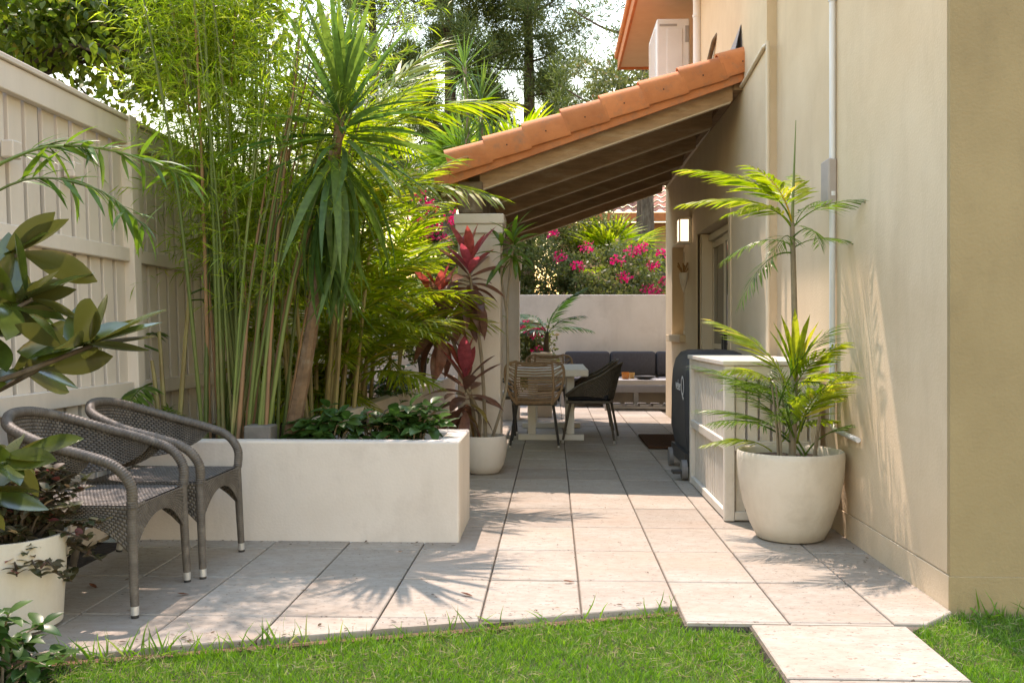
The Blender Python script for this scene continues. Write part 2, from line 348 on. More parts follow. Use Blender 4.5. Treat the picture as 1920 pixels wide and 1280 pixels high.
kx = (LY1-LY0)/(LX1-LX0)
for i in range(-6, 5):
    for j in range(-3, 19):
        x0, x1 = TX0+i*TW+G, TX0+(i+1)*TW-G; y0, y1 = TY0+j*TD+.0062, TY0+(j+1)*TD-.0062
        p = [(x0, y0), (x1, y0), (x1, y1), (x0, y1)]; A = (x1-x0)*(y1-y0)
        if y0 > 5.3 and x1 < -1.2: continue
        if x1 < -.5 and y0 > 5.3 and y1 < 6.0: continue
        p = clip(p, 1, 0, 2.25); p = clip(p, -1, 0, (1.595 if y0 < 7 else 1.525))
        if x1 <= .52: p = clip(p, -kx, 1, -(LY0-kx*LX0))
        else: p = clip(p, 0, 1, -3.805)
        if x1 > 1.3 and y0 < 4.1 and p: p = clip(p, -1, .95, 1.365-.95*3.76)
        p = clip(p, 0, -1, 15.4) if p else p
        if len(p) < 3: continue
        a = abs(sum(p[k][0]*p[(k+1)%len(p)][1]-p[(k+1)%len(p)][0]*p[k][1] for k in range(len(p))))/2
        if a < .004: continue
        paver(p, FULL if abs(a-A) < 1e-5 else None)
for y0 in (3.22, 2.62, 2.02): paver([(.76, y0), (1.345, y0), (1.345, y0+.577), (.76, y0+.577)])
# brick edging under the cut paving edge
kerb = struct(MB().prism([(-2.25, 3.155), (.52, 4.03), (.52, 3.99), (-2.25, 3.11)], -.085, -.02).build('paving_edge', mat('edge_brick', (.20, .09, .06), (.12, .06, .045), .9, 20)))
# garden bed, lawn soil, grass
struct(MB().prism([(-3.0, .5), (-1.62, .5), (-1.62, 3.3), (-2.25, 3.1), (-3.0, 3.1)], -.088, -.02).build('garden_bed', M_SOIL))
struct(MB().prism([(-2.62, 3.1), (-2.252, 3.1), (-2.252, 5.2), (-2.62, 5.2)], -.088, -.015).build('fence_bed', M_SOIL))
struct(MB().prism([(-1.62, .4), (5, .4), (5, 4.0), (1.62, 4.02), (1.36, 3.765), (1.36, 1.79), (.745, 1.79), (.745, 3.8), (.5, 3.8), (.5, 3.98), (-1.62, 3.3)], -.087, -.035).build('lawn', M_DIRT))
rng = np.random.default_rng(3)
def inlawn(x, y):
    ok = (y < 4.0-.0) & (x > -1.66+.06*np.sin(y*9)) & (y < kx*(x-LX0)+LY0-.03-.012*np.sin(x*11))
    right = (x > 1.362+.012*np.sin(y*16+1)+np.maximum(0, y-3.76)*.90) & (y < 4.015)
    left = ok & (x < .745-.012*np.sin(y*15)) & ((y < 3.775) | (x < .497))
    return left | right
def grass(n, xr, yr, h):
    x = rng.uniform(*xr, n); y = rng.uniform(*yr, n); k = inlawn(x, y); x, y = x[k], y[k]; n = len(x)
    d = rng.normal(size=(n, 3))*.55; cl = np.sin(x*23+np.sin(y*17)*2)*np.sin(y*29+np.sin(x*13)*2); d[:, 2] = 1.0; 
    sc = h*rng.uniform(.5, 1.15, n)*(1+.22*cl)
    return inst(leaf(1, .085, 2, 0, .35, .3, mid=False), frames(d, rng.uniform(0, 6.28, n)), sc, np.stack([x, y, np.full(n, -.036)], 1))
x = rng.uniform(-1.7, 2.6, 13000); y = rng.uniform(2.6, 4.02, 13000); k = inlawn(x, y) & (np.sin(x*5+2*np.sin(y*4))*np.sin(y*7+np.sin(x*6)) > -.35); x, y = x[k], y[k]; n = len(x)
d = rng.normal(size=(n, 3)); d[:, 2] = rng.uniform(-.05, .45, n)
L_THATCH = leafmat('dry_grass', (.30, .24, .12), (.42, .36, .19), None, .8, .3, 1.2)
th = foliage('thatch', [inst(leaf(1, .05, 2, 0, .2, .3, mid=False), frames(d, rng.uniform(0, 6.28, n)), rng.uniform(.025, .06, n), np.stack([x, y, rng.uniform(-.03, -.004, n)], 1))], L_THATCH, rng)
tag(th, 'dry straw coloured thatch lying between the green lawn blades', 'grass', kind='stuff')
go = foliage('grass', [grass(95000, (-1.7, 2.3), (2.9, 4.02), .044), grass(45000, (-1.7, 5), (.6, 2.95), .07), grass(9000, (2.3, 5), (2.9, 4.02), .07)], L_GRASS, rng)
tag(go, 'sunlit green lawn of short blades in front of the pavers', 'grass', kind='stuff')
x = np.concatenate([rng.uniform(-1.7, .5, 260), rng.uniform(1.63, 3.0, 120)]); y = np.concatenate([kx*(x[:260]-LX0)+LY0-.025-rng.random(260)*.02, np.full(120, 4.0)])
xk = np.concatenate([x[:260][x[:260] < -.9], x[:260][(x[:260] >= -.9)][::4], x[260:]]); yk = np.concatenate([y[:260][x[:260] < -.9], y[:260][(x[:260] >= -.9)][::4], y[260:]])
n = len(xk); d = rng.normal(size=(n, 3))*.5; d[:, 2] = 1
ro = foliage('grass_tuft', [inst(leaf(1, .06, 3, .2, .4, .3, mid=False), frames(d, rng.uniform(0, 6, n)), rng.uniform(.07, .15, n), np.stack([xk, yk, np.full(n, -.035)], 1))], L_GRASS, rng)
tag(ro, 'longer ragged grass tufts along the edge of the paving', 'grass', kind='stuff')

# ================================================================== HOUSE
RX, FX = 1.60, 1.53
H = thing('house', 'cream rendered two storey house with downpipes and terracotta eaves on the right', 'house', (2.5, 4.03, 0))
wl = MB()
wl.box(RX, RX+.25, 4.06, 7.1, .14, 6.2)             # near face and near side wall
wl.box(RX+.004, RX+.25, 4.06, 7.1, -.08, .14)
for a in ((7.1, 8.6, -.08, 6.2), (8.6, 10.35, 2.15, 6.2), (10.35, 10.45, 2.15, 3.6), (10.45, 11.5, -.08, 3.6), (11.5, 12.7, -.08, 1.08), (11.5, 12.7, 2.2, 3.6), (12.7, 13.4, -.08, 3.6)): wl.box(FX, FX+.28, *a)
wl.box(FX+.28, 5.0, 13.15, 13.4, -.08, 3.6); wl.box(FX+.28, 2.9, 10.1, 10.35, 3.4, 6.2); wl.box(2.75, 2.95, 10.35, 14.4, 3.4, 6.2)
wl.box(FX+.28, 3.0, 10.36, 13.15, 3.35, 3.6)
wall = wl.build('wall', M_STUCCO, H)
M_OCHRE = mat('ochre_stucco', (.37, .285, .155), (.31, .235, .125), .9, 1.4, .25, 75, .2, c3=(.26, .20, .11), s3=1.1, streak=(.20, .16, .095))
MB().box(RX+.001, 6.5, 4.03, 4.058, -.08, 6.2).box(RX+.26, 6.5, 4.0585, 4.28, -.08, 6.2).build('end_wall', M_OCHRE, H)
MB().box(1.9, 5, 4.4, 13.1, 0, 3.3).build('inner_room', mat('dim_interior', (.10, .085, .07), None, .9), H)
# plinth band, proud by 3 mm, on both near faces
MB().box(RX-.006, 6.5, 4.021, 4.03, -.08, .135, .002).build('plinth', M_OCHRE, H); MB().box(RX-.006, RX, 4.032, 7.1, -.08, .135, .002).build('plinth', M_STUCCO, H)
for nm, bx in (('weep_hole', (2.21, 2.222, 4.0195, 4.0225, .145, .26)), ('crack_joint', (2.0, 2.004, 4.018, 4.0225, 0, .135))):
    MB().box(*bx).build(nm, M_CORE, H)
# eaves
ev = MB(); ev.box(.98, 1.53, 6.36, 14.4, 4.985, 5.0); ev.box(.70, 1.6, 3.4, 6.36, 4.985, 5.0); ev.box(1.53, 2.75, 10.36, 14.4, 4.985, 5.0); ev.build('soffit', mat('soffit', (.68, .50, .33), (.64, .46, .30), .8), H)
for bx in ((.945, .98, 6.36, 14.43, 4.95, 5.15), (.665, .70, 3.4, 6.36, 4.95, 5.15), (.98, 3.5, 14.4, 14.43, 4.95, 5.15)):
    MB().box(*bx, .004).build('fascia', M_TERRA, H)
gt = MB().tube([(.95, 6.36, 5.16), (.95, 14.45, 5.16)], .055, 10); gt.build('gutter', M_TERRA, H, True)
rf = MB(); rf.add([(.92, 6.36, 5.18), (.92, 14.5, 5.18), (4.2, 14.5, 6.6), (4.2, 6.36, 6.6)], [(0, 1, 2, 3)]); rf.add([(.64, 3.3, 5.18), (.64, 6.36, 5.18), (4.2, 6.36, 6.6), (4.2, 3.3, 6.6)], [(0, 1, 2, 3)]); rf.build('roof', M_TERRA, H)
# door
dr = MB().box(FX+.10, FX+.16, 8.62, 8.68, 0, 2.13).box(FX+.10, FX+.16, 10.37, 10.43, 0, 2.13).box(FX+.10, FX+.16, 8.68, 10.37, 2.07, 2.13).box(FX+.03, FX+.10, 10.36, 10.44, 0, 2.14).build('sliding_door', M_CREAMTRIM, H)
for k, (a, b, xo) in enumerate(((8.70, 9.55, .115), (9.50, 10.36, .135))):
    f = MB(); f.box(FX+xo, FX+xo+.03, a, a+.06, .03, 2.06).box(FX+xo, FX+xo+.03, b-.06, b, .03, 2.06).box(FX+xo, FX+xo+.03, a+.06, b-.06, 1.99, 2.06).box(FX+xo, FX+xo+.03, a+.06, b-.06, .03, .13).box(FX+xo, FX+xo+.03, a+.06, b-.06, .95, 1.0)
    f.build('door_frame', M_CREAMTRIM, dr)
    MB().box(FX+xo+.012, FX+xo+.018, a+.06, b-.06, .13, 1.99).build('pane', M_GLASS, dr)
MB().box(FX+.085, FX+.115, 9.36, 9.40, .95, 1.15, .004).build('handle', M_DARKMETAL, dr)
MB().box(FX+.105, FX+.135, 9.60, 9.63, .90, 1.08, .004).build('handle', M_DARKMETAL, dr)
MB().box(FX-.012, FX+.05, 8.5, 8.6, 0, 2.15).box(FX-.012, FX+.02, 10.45, 10.53, 0, 2.15).box(FX-.012, FX+.02, 8.5, 10.53, 2.152, 2.25).build('door_architrave', M_STUCCO, dr)
# recessed window niche with sill
wn = MB().box(FX+.14, FX+.18, 11.5, 12.7, 1.08, 1.14).box(FX+.14, FX+.18, 11.5, 12.7, 2.14, 2.2).box(FX+.14, FX+.18, 11.5, 11.56, 1.14, 2.14).box(FX+.14, FX+.18, 12.64, 12.7, 1.14, 2.14).build('window', M_CREAMTRIM, H)
MB().box(FX+.155, FX+.163, 11.56, 12.64, 1.14, 2.14).build('pane', mat('blind', (.55, .44, .28), None, .6), wn)
MB().box(FX-.07, FX+.14, 11.42, 12.78, 1.0, 1.085, .006).build('sill', M_STUCCO, wn)
# downpipes and conduits
def pipe(name, pts, r, m=M_PIPE, clips=()):
    p = MB().tube(pts, r, 12).build(name, m, H, True)
    for c in clips: MB().lathe([(r+.006, -.012), (r+.006, .012)], 12, c).build('pipe_clip', m, p)
pipe('downpipe', [(1.50, 10.28, 3.30), (1.50, 10.28, 4.55), (1.47, 10.28, 4.70), (1.44, 10.28, 5.0)], .045, M_PIPE, ((1.50, 10.28, 4.4),))
pipe('conduit', [(RX-.022, 5.62, .60), (RX-.022, 5.62, 5.0)], .017, M_PIPE, ((RX-.022, 5.62, 1.9), (RX-.022, 5.62, 3.0), (RX-.022, 5.62, .95)))
pipe('drain_pipe', [(RX-.022, 5.62, .60), (RX-.03, 5.55, .575), (RX-.022, 5.15, .56)], .014, M_PIPE)
pipe('cable_conduit', [(FX-.014, 7.0, .1), (FX-.014, 7.0, 3.17), (FX-.014, 7.12, 3.17), (FX-.014, 7.9, 3.10), (FX-.014, 13.3, 3.05)], .015, M_CREAMTRIM)
pipe('refrigerant_line', [(FX-.03, 9.7, 3.5), (FX-.05, 9.6, 3.62), (FX-.02, 9.3, 3.85), (FX+.01, 9.25, 3.9)], .022, M_BEAM)
MB().box(RX-.05, RX, 5.60, 5.76, 1.84, 2.10, .008).build('junction_box', mat('mauve_box', (.42, .36, .32), (.36, .31, .28), .6), H)
MB().add([(FX-.003, 8.0, 3.40), (FX-.003, 8.6, 3.40), (FX-.003, 8.05, 3.62), (FX-.06, 8.0, 3.40), (FX-.06, 8.6, 3.40)], [(0, 1, 2), (0, 3, 4, 1), (3, 2, 4)]).build('flashing', mat('lead', (.30, .26, .25), None, .6), H)
# wall lantern, wall vase
s = thing('wall_lantern', 'square wall lantern with glowing frosted panels beside the sliding door', 'wall light', (FX, 11.0, 2.1))
MB().box(FX-.02, FX, 10.90, 11.10, 2.10, 2.38, .004).build('back_plate', M_WHITEPAINT, s)
c = MB()
for yy in (10.90, 11.085):
    for xx in (FX-.14, FX-.035): c.box(xx, xx+.015, yy, yy+.015, 2.12, 2.36)
c.box(FX-.143, FX-.02, 10.897, 11.103, 2.36, 2.38).box(FX-.143, FX-.02, 10.897, 11.103, 2.10, 2.12); c.build('cage', M_WHITEPAINT, s)
MB().box(FX-.134, FX-.025, 10.906, 11.094, 2.121, 2.359).build('frosted_panel', M_LAMP, s)
v = thing('wall_vase', 'small white wall vase holding a dried sprig between window and door', 'vase', (FX, 11.2, 1.6))
MB().lathe([(.004, 1.57), (.025, 1.62), (.045, 1.72), (.05, 1.78), (.043, 1.79), (.035, 1.76)], 14, (FX-.05, 11.2, 0)).build('vase_body', M_WHITEPAINT, v, True)
mb = MB()
for k in range(9): a = k*.7; mb.tube([(FX-.05, 11.2, 1.76), (FX-.06+.06*math.cos(a), 11.2+.06*math.sin(a), 1.84+.03*(k % 3))], [.004, .010], 5)
mb.build('dried_sprig', mat('dried', (.30, .16, .06), None, .9), v)

# ================================================================== VERANDA
V = thing('veranda', 'lean-to veranda with terracotta tiled roof, timber rafters and square white columns', 'veranda', (-.6, 8.05, 0))
RY0, RY1 = 7.92, 13.3; SLP = .345
def rz(x, base): return base+SLP*(x+.83)
for (y0, y1) in ((8.02, 8.37), (12.45, 12.80)):
    c = MB().box(-.78, -.43, y0, y1, -.02, 2.02, .006).build('column', M_WHITE, V)
    MB().box(-.81, -.40, y0-.03, y1+.03, 2.0, 2.085, .008).build('capital', M_WHITE, c)
    MB().box(-.80, -.41, y0-.02, y1+.02, 1.925, 1.999, .006).build('necking', M_WHITE, c)
MB().box(-.775, -.575, 7.99, 13.2, 2.086, 2.345, .008).build('beam', M_BEAM, V)
def slab(y0, y1, b0, b1, x0, x1):
    return MB().add([(x0, y0, rz(x0, b0)), (x1, y0, rz(x1, b0)), (x1, y1, rz(x1, b0)), (x0, y1, rz(x0, b0)), (x0, y0, rz(x0, b1)), (x1, y0, rz(x1, b1)), (x1, y1, rz(x1, b1)), (x0, y1, rz(x0, b1))], [(3,2,1,0),(4,5,6,7),(0,1,5,4),(1,2,6,5),(2,3,7,6),(3,0,4,7)])
M_BOUNCE = mat('painted_bounce', (.55, .45, .32), (.46, .36, .24), .7, 8, .2, 40)  # pale strips added under the rafters, floor bounce put into their colour
for k in range(6):
    y = 8.03+k*1.02; rf_ = slab(y, y+.055, 2.205, 2.372, -.60, FX-.075).build('rafter', M_WOOD, V); slab(y-.003, y+.058, 2.193, 2.2045, -.58, FX-.09).build('bounce_strip', M_BOUNCE, rf_)
for k in range(5): MB().box(FX-.06, FX-.005, 8.09+k*1.02, 9.045+k*1.02, 3.12, 3.17).build('blocking', M_WOOD, V)
MB().box(FX-.075, FX-.002, 7.99, 13.2, 3.07, 3.118).build('ledger', M_WOOD, V)
slab(7.98, 13.25, 2.374, 2.392, -.72, FX-.003).build('ceiling_board', M_WOOD, V)
for k in range(9): slab(7.96, 13.27, 2.393, 2.412, -.70+k*.26, -.665+k*.26).build('batten', M_WOOD, V)
slab(7.955, 7.978, 2.372, 2.392, -.72, FX-.003).build('trim_strip', M_CREAMTRIM, V)
# roof tiles as one wavy sheet, stepped courses (hidden from below, real from above)
mb = MB(); nx, ny = 8, 136; cs = (FX+.86)/nx
for i in range(nx):
    x0 = -.92+i*cs; x1 = x0+cs+.04
    vs_ = []
    for x, dz in ((x0, .045), (x1, .018)):
        for j in range(ny+1): y = RY0+.09+(RY1-RY0-.09)*j/ny; vs_.append((min(x, FX-.002), y, rz(min(x, FX-.002), 2.42)+dz+.022*math.cos(2*math.pi*(y-RY0)/.30)))
    mb.add(vs_, [(j, j+1, ny+2+j, ny+1+j) for j in range(ny)])
mb.build('roof_tiles', M_TERRA, V, True)
slab(RY0+.02, RY0+.05, 2.318, 2.485, -.94, FX-.003).build('barge_board', M_TERRA, V)
slab(RY0+.05, RY1, 2.40, 2.46, -.96, -.935).build('gutter', M_TERRA, V)
MB().box(-.97, -.83, RY0+.015, RY0+.06, 2.30, 2.44, .02).build('gutter_end', M_TERRA, V)
# barge tiles, overlapping, each its own piece
tl = (FX+.86)/7.6
def barge():
    mb = MB(); n = 10; L = tl*1.12; sl = math.atan(SLP)
    prof = [(-.012, -.135), (-.012, -.02)]+[(.075-.087*math.cos(math.pi*k/n), .0+.075*math.sin(math.pi*k/n)) for k in range(n+1)]+[(.162, -.03)]
    prof = prof+[(y*.93+.006, z-.012) for y, z in prof[::-1]]
    k = len(prof); Vv = []
    for t, dz, g in ((0, .028, 1.), (1, 0., .93)):
        for y, z in prof:
            x = t*L; zz = z*g+dz; Vv.append((x*math.cos(sl)-zz*math.sin(sl), y, x*math.sin(sl)+zz*math.cos(sl)))
    return mb.add(Vv, [(j, (j+1)%k, k+(j+1)%k, k+j) for j in range(k)]+[tuple(range(k))[::-1], tuple(range(k, 2*k))])
bme = barge().mesh('barge_tile', True); bme.materials.append(M_TERRA); bme.set_sharp_from_angle(angle=math.radians(35))
for k in range(8):
    x = -.86+k*tl
    if x+tl*1.12 > FX+.25: continue
    link('barge_tile', bme, V, loc=Vector((x, RY0, rz(x, 2.515)))-V.location)
    MB().lathe([(.006, -.004), (.006, .004)], 8).build('screw', M_CORE, V, world=False).matrix_basis = Matrix.Translation(Vector((x+tl*.55, RY0-.0125, rz(x+tl*.55, 2.47)))-V.location) @ Matrix.Rotation(math.pi/2, 4, 'X')

# ================================================================== back wall, planters, fence
bw = tag(MB().box(-2.6, 4.5, 15.4, 15.6, -.08, 1.70, .01).build('garden_wall', M_WHITE), 'low white rendered garden wall behind the outdoor sofa', 'wall')
P = thing('raised_planter', 'white rendered raised planter full of bamboo and palms along the fence', 'planter', (-1.4, 5.21, 0))
MB().box(-2.33, -.50, 5.21, 5.31, -.05, .536, .012).build('front_wall', M_WHITE, P)
MB().box(-.62, -.502, 5.311, 5.795, -.05, .535, .008).build('end_wall', M_WHITE, P)
MB().box(-1.60, -.502, 5.796, 5.90, -.05, .534, .008).build('back_wall', M_WHITE, P)
MB().prism([(-1.58, 5.901), (-1.47, 5.901), (-1.24, 12.4), (-1.35, 12.4)], -.05, .56).build('side_wall', M_WHITE, P)
MB().prism([(-2.34, 5.312), (-.621, 5.312), (-.621, 5.795), (-1.581, 5.795), (-1.36, 12.38), (-2.40, 12.38)], 0, .46).build('soil', M_SOIL, P)
tag(MB().box(-1.71, -1.56, 5.36, 5.50, .455, .60, .006).build('concrete_block', mat('concrete', (.20, .18, .16), (.14, .13, .11), .9, 12)), 'grey concrete block sitting in the planter beside the bamboo', 'block')

F = thing('timber_fence', 'tall taupe painted timber paling fence along the left side', 'fence', (-2.44, 8, -.05)); F.rotation_euler.y = math.radians(-2.0)
pm = MB().box(-.012, .012, -.0585, .0585, .03, 2.36, .003).mesh('paling'); pm.materials.append(M_FENCE)
y = 1.6
while y < 15.3:
    if min(abs(y-(5.68+2.42*k)) for k in range(-2, 5)) > .05: link('paling', pm, F, loc=(-.02+random.uniform(-.002, .002), y-8, random.uniform(-.006, .006))).rotation_euler.x = random.uniform(-.002, .002)
    y += .153
for k in range(-2, 5):
    yy = 5.68+2.42*k-8
    MB().box(-.05, .055, yy-.05, yy+.05, 0, 2.44, .005).build('post', M_FENCE, F, world=False)
    for z0, z1, t in ((.06, .15, .03), (.79, .88, .03), (1.58, 1.66, .03), (2.27, 2.40, .036)):
        MB().box(-.007, t, yy+.051, yy+2.369, z0, z1, .004).build('rail', M_FENCE, F, world=False)
    MB().box(-.045, .05, yy+.052, yy+2.368, 2.402, 2.43, .004).build('cap_rail', M_FENCE, F, world=False)
# backing boards close the gaps a little behind, gap shade put into their dark colour
MB().box(-.11, -.09, -6.4, 7.2, .03, 2.34).build('shade_backing', mat('shade_backing', (.10, .08, .06), None, .9), F, world=False)
for yy, lb in ((4.95, 'small square light box on the fence near the tall post'), (4.38, 'small square light box on the fence at the left edge of the photo')):
    tag(MB().box(-2.50, -2.44, yy-.04, yy+.04, 1.91, 1.99, .006).build('fence_light', M_FENCE), lb, 'light')

# ================================================================== FURNITURE
def weave(S, nu, nv, h, fill=.86, vfill=.9, seed=0):
    """woven surface: S(u,v)->(...,3) arrays; raised pillows in a basket pattern over a dark core"""
    u = np.linspace(0, 1, nu+1); v = np.linspace(0, 1, nv+1)
    e = 1e-3
    def nrm(U, W):
        a = S(np.clip(U+e, 0, 1), W)-S(np.clip(U-e, 0, 1), W); b = S(U, np.clip(W+e, 0, 1))-S(U, np.clip(W-e, 0, 1)); return norm(np.cross(a, b))
    Vs = []; Fs = []; o = 0
    i, j = np.meshgrid(np.arange(nu), np.arange(nv), indexing='ij'); i = i.ravel(); j = j.ravel()
    sh = (j % 2)*.5
    uc = (i+.5+sh*1.0)/(nu+.5); vc = (j+.5)/nv; du = .5/nu*fill; dv = .5/nv*vfill
    corners = [(-1, -1), (1, -1), (1, 1), (-1, 1)]
    for side in (1, -1):
        q = []
        for a, b in corners: U = np.clip(uc+a*du, 0, 1); W = np.clip(vc+b*dv, 0, 1); q.append(S(U, W))
        for a, b in corners: U = np.clip(uc+a*du*.55, 0, 1); W = np.clip(vc+b*dv*.6, 0, 1); q.append(S(U, W)+side*h*nrm(U, W))
        Q = np.stack(q, 1); n = len(uc)
        f = np.array([(4, 5, 6, 7), (0, 1, 5, 4), (1, 2, 6, 5), (2, 3, 7, 6), (3, 0, 4, 7)])
        if side < 0: f = f[:, ::-1]
        FF = (f[None]+(np.arange(n)*8)[:, None, None]).reshape(-1, 4)
        Vs.append(Q.reshape(-1, 3)); Fs.append(FF+o); o += n*8
    return np.concatenate(Vs), np.concatenate(Fs)
def sheet(S, nu, nv):
    U, W = np.meshgrid(np.linspace(0, 1, nu+1), np.linspace(0, 1, nv+1), indexing='ij'); Vv = S(U.ravel(), W.ravel())
    return Vv, np.array([(a*(nv+1)+b, (a+1)*(nv+1)+b, (a+1)*(nv+1)+b+1, a*(nv+1)+b+1) for a in range(nu) for b in range(nv)])
def npmesh(name, VF, m, parent):
    V, F = VF; me = fmesh(name, V, F, np.arange(len(F)), m, np.random.default_rng(1)); return link(name, me, parent)
def woven(name, S, nu, nv, h, parent, m=M_WICKER):
    o = npmesh(name, weave(S, nu, nv, h), m, parent); npmesh('woven_core', sheet(S, max(6, nu//3), max(4, nv//3)), M_CORE, o); return o
def interp(pts, closed=False):
    P = np.array(pts, float); n = len(P)
    def f(t):
        t = np.clip(np.asarray(t, float), 0, 1)*(n-1); i = np.clip(np.floor(t).astype(int), 0, n-2); k = (t-i)[..., None]
        p0, p1, p2, p3 = P[np.maximum(i-1, 0)], P[i], P[i+1], P[np.minimum(i+2, n-1)]
        return .5*((2*p1)+(-p0+p2)*k+(2*p0-5*p1+4*p2-p3)*k**2+(-p0+3*p1-3*p2+p3)*k**3)
    return f
def wraptube(pts, r, n=12, pitch=.012, amp=.0016):
    f = interp(pts); L = sum((Vector(pts[i+1])-Vector(pts[i])).length for i in range(len(pts)-1)); k = max(8, int(L/pitch)*3)
    t = np.linspace(0, 1, k); Pp = f(t); rr = np.interp(t, np.linspace(0, 1, len(r)), r) if hasattr(r, '__len__') else np.full(k, r)
    rr = rr+amp*np.cos(np.arange(k)*2*np.pi/3)
    return MB().tube([tuple(p) for p in Pp], list(rr), n)
def wicker_chair(label, loc):
    t = thing('wicker_armchair', label, 'chair', loc, 'woven armchairs by the fence')
    rim = [(.265, -.265, .43), (.262, -.275, .52), (.20, -.285, .595), (.08, -.292, .638), (-.08, -.29, .68), (-.24, -.235, .735), (-.315, -.12, .77), (-.335, 0, .78)]
    rim = rim+[(x, -y, z) for x, y, z in rim[-2::-1]]
    rf = interp(rim)
    wraptube(rim, .021, 12, .014, .002).build('arm_rail', M_WICKER, t, True, world=False, sharp=80)
    def back(u, v):
        a = rf(.20+.60*u); h = .30*np.sin(np.pi*np.clip(u, .0, 1))**.75+.012
        inn = norm(np.stack([-a[..., 0]*.3+.25, -a[..., 1]*1.0, 0*u], -1))
        o = a.copy(); o[..., 2] -= h*v; return o+inn*(.09*v*np.sin(np.pi*u))[..., None]+(-inn)*(.02*np.sin(np.pi*v)*np.sin(np.pi*u))[..., None]
    woven('backrest', back, 62, 20, .0045, t)
    def seat(u, v): x = -.27+.53*u; y = (-.255+.51*v); return np.stack([x, y, .435-.012*np.sin(np.pi*u)*np.sin(np.pi*v)], -1)
    woven('seat', seat, 34, 34, .0035, t)
    def apron(p, q, off):
        p, q = np.array(p), np.array(q)
        def A(u, v):
            b = p+(q-p)*np.asarray(u)[..., None]; z = .435-v*(.06+.13*np.abs(2*u-1)**2.2); return np.stack([b[..., 0]+off[0]*.0, b[..., 1], z], -1)
        return A
    for p, q in (((.272, -.262), (.272, .262)), ((-.26, -.27), (.262, -.272)), ((-.26, .27), (.262, .272)), ((-.275, -.24), (-.275, .24))):
        woven('apron', apron(p, q, (0, 0)), 30, 10, .004, t)
    for sx, sy in ((1, -1), (1, 1), (-1, -1), (-1, 1)):
        top = (.262, .262*sy, .44) if sx > 0 else (-.25, .24*sy, .44); ft = (.28, .275*sy, .045) if sx > 0 else (-.335, .25*sy, .045)
        l = wraptube([top, tuple((a+b)/2 for a, b in zip(top, ft)), ft], [.021, .019, .0165], 12, .009, .001).build('leg', M_WICKER, t, True, world=False, sharp=80)
        d = (Vector(ft)-Vector(top)).normalized()
        MB().tube([Vector(ft)+d*.0, Vector(ft)+d*.034], [.0172, .016], 12).build('metal_tip', M_ALU, l, True, world=False)
        MB().tube([Vector(ft)+d*.034, Vector(ft)+d*.045], [.0162, .015], 12).build('foot_cap', M_DARKMETAL, l, True, world=False)
    return t
wicker_chair('grey brown wicker armchair nearest the camera beside the cylinder pot', (-1.92, 4.06, 0))
wicker_chair('grey brown wicker armchair next to the white raised planter', (-1.87, 4.67, 0))

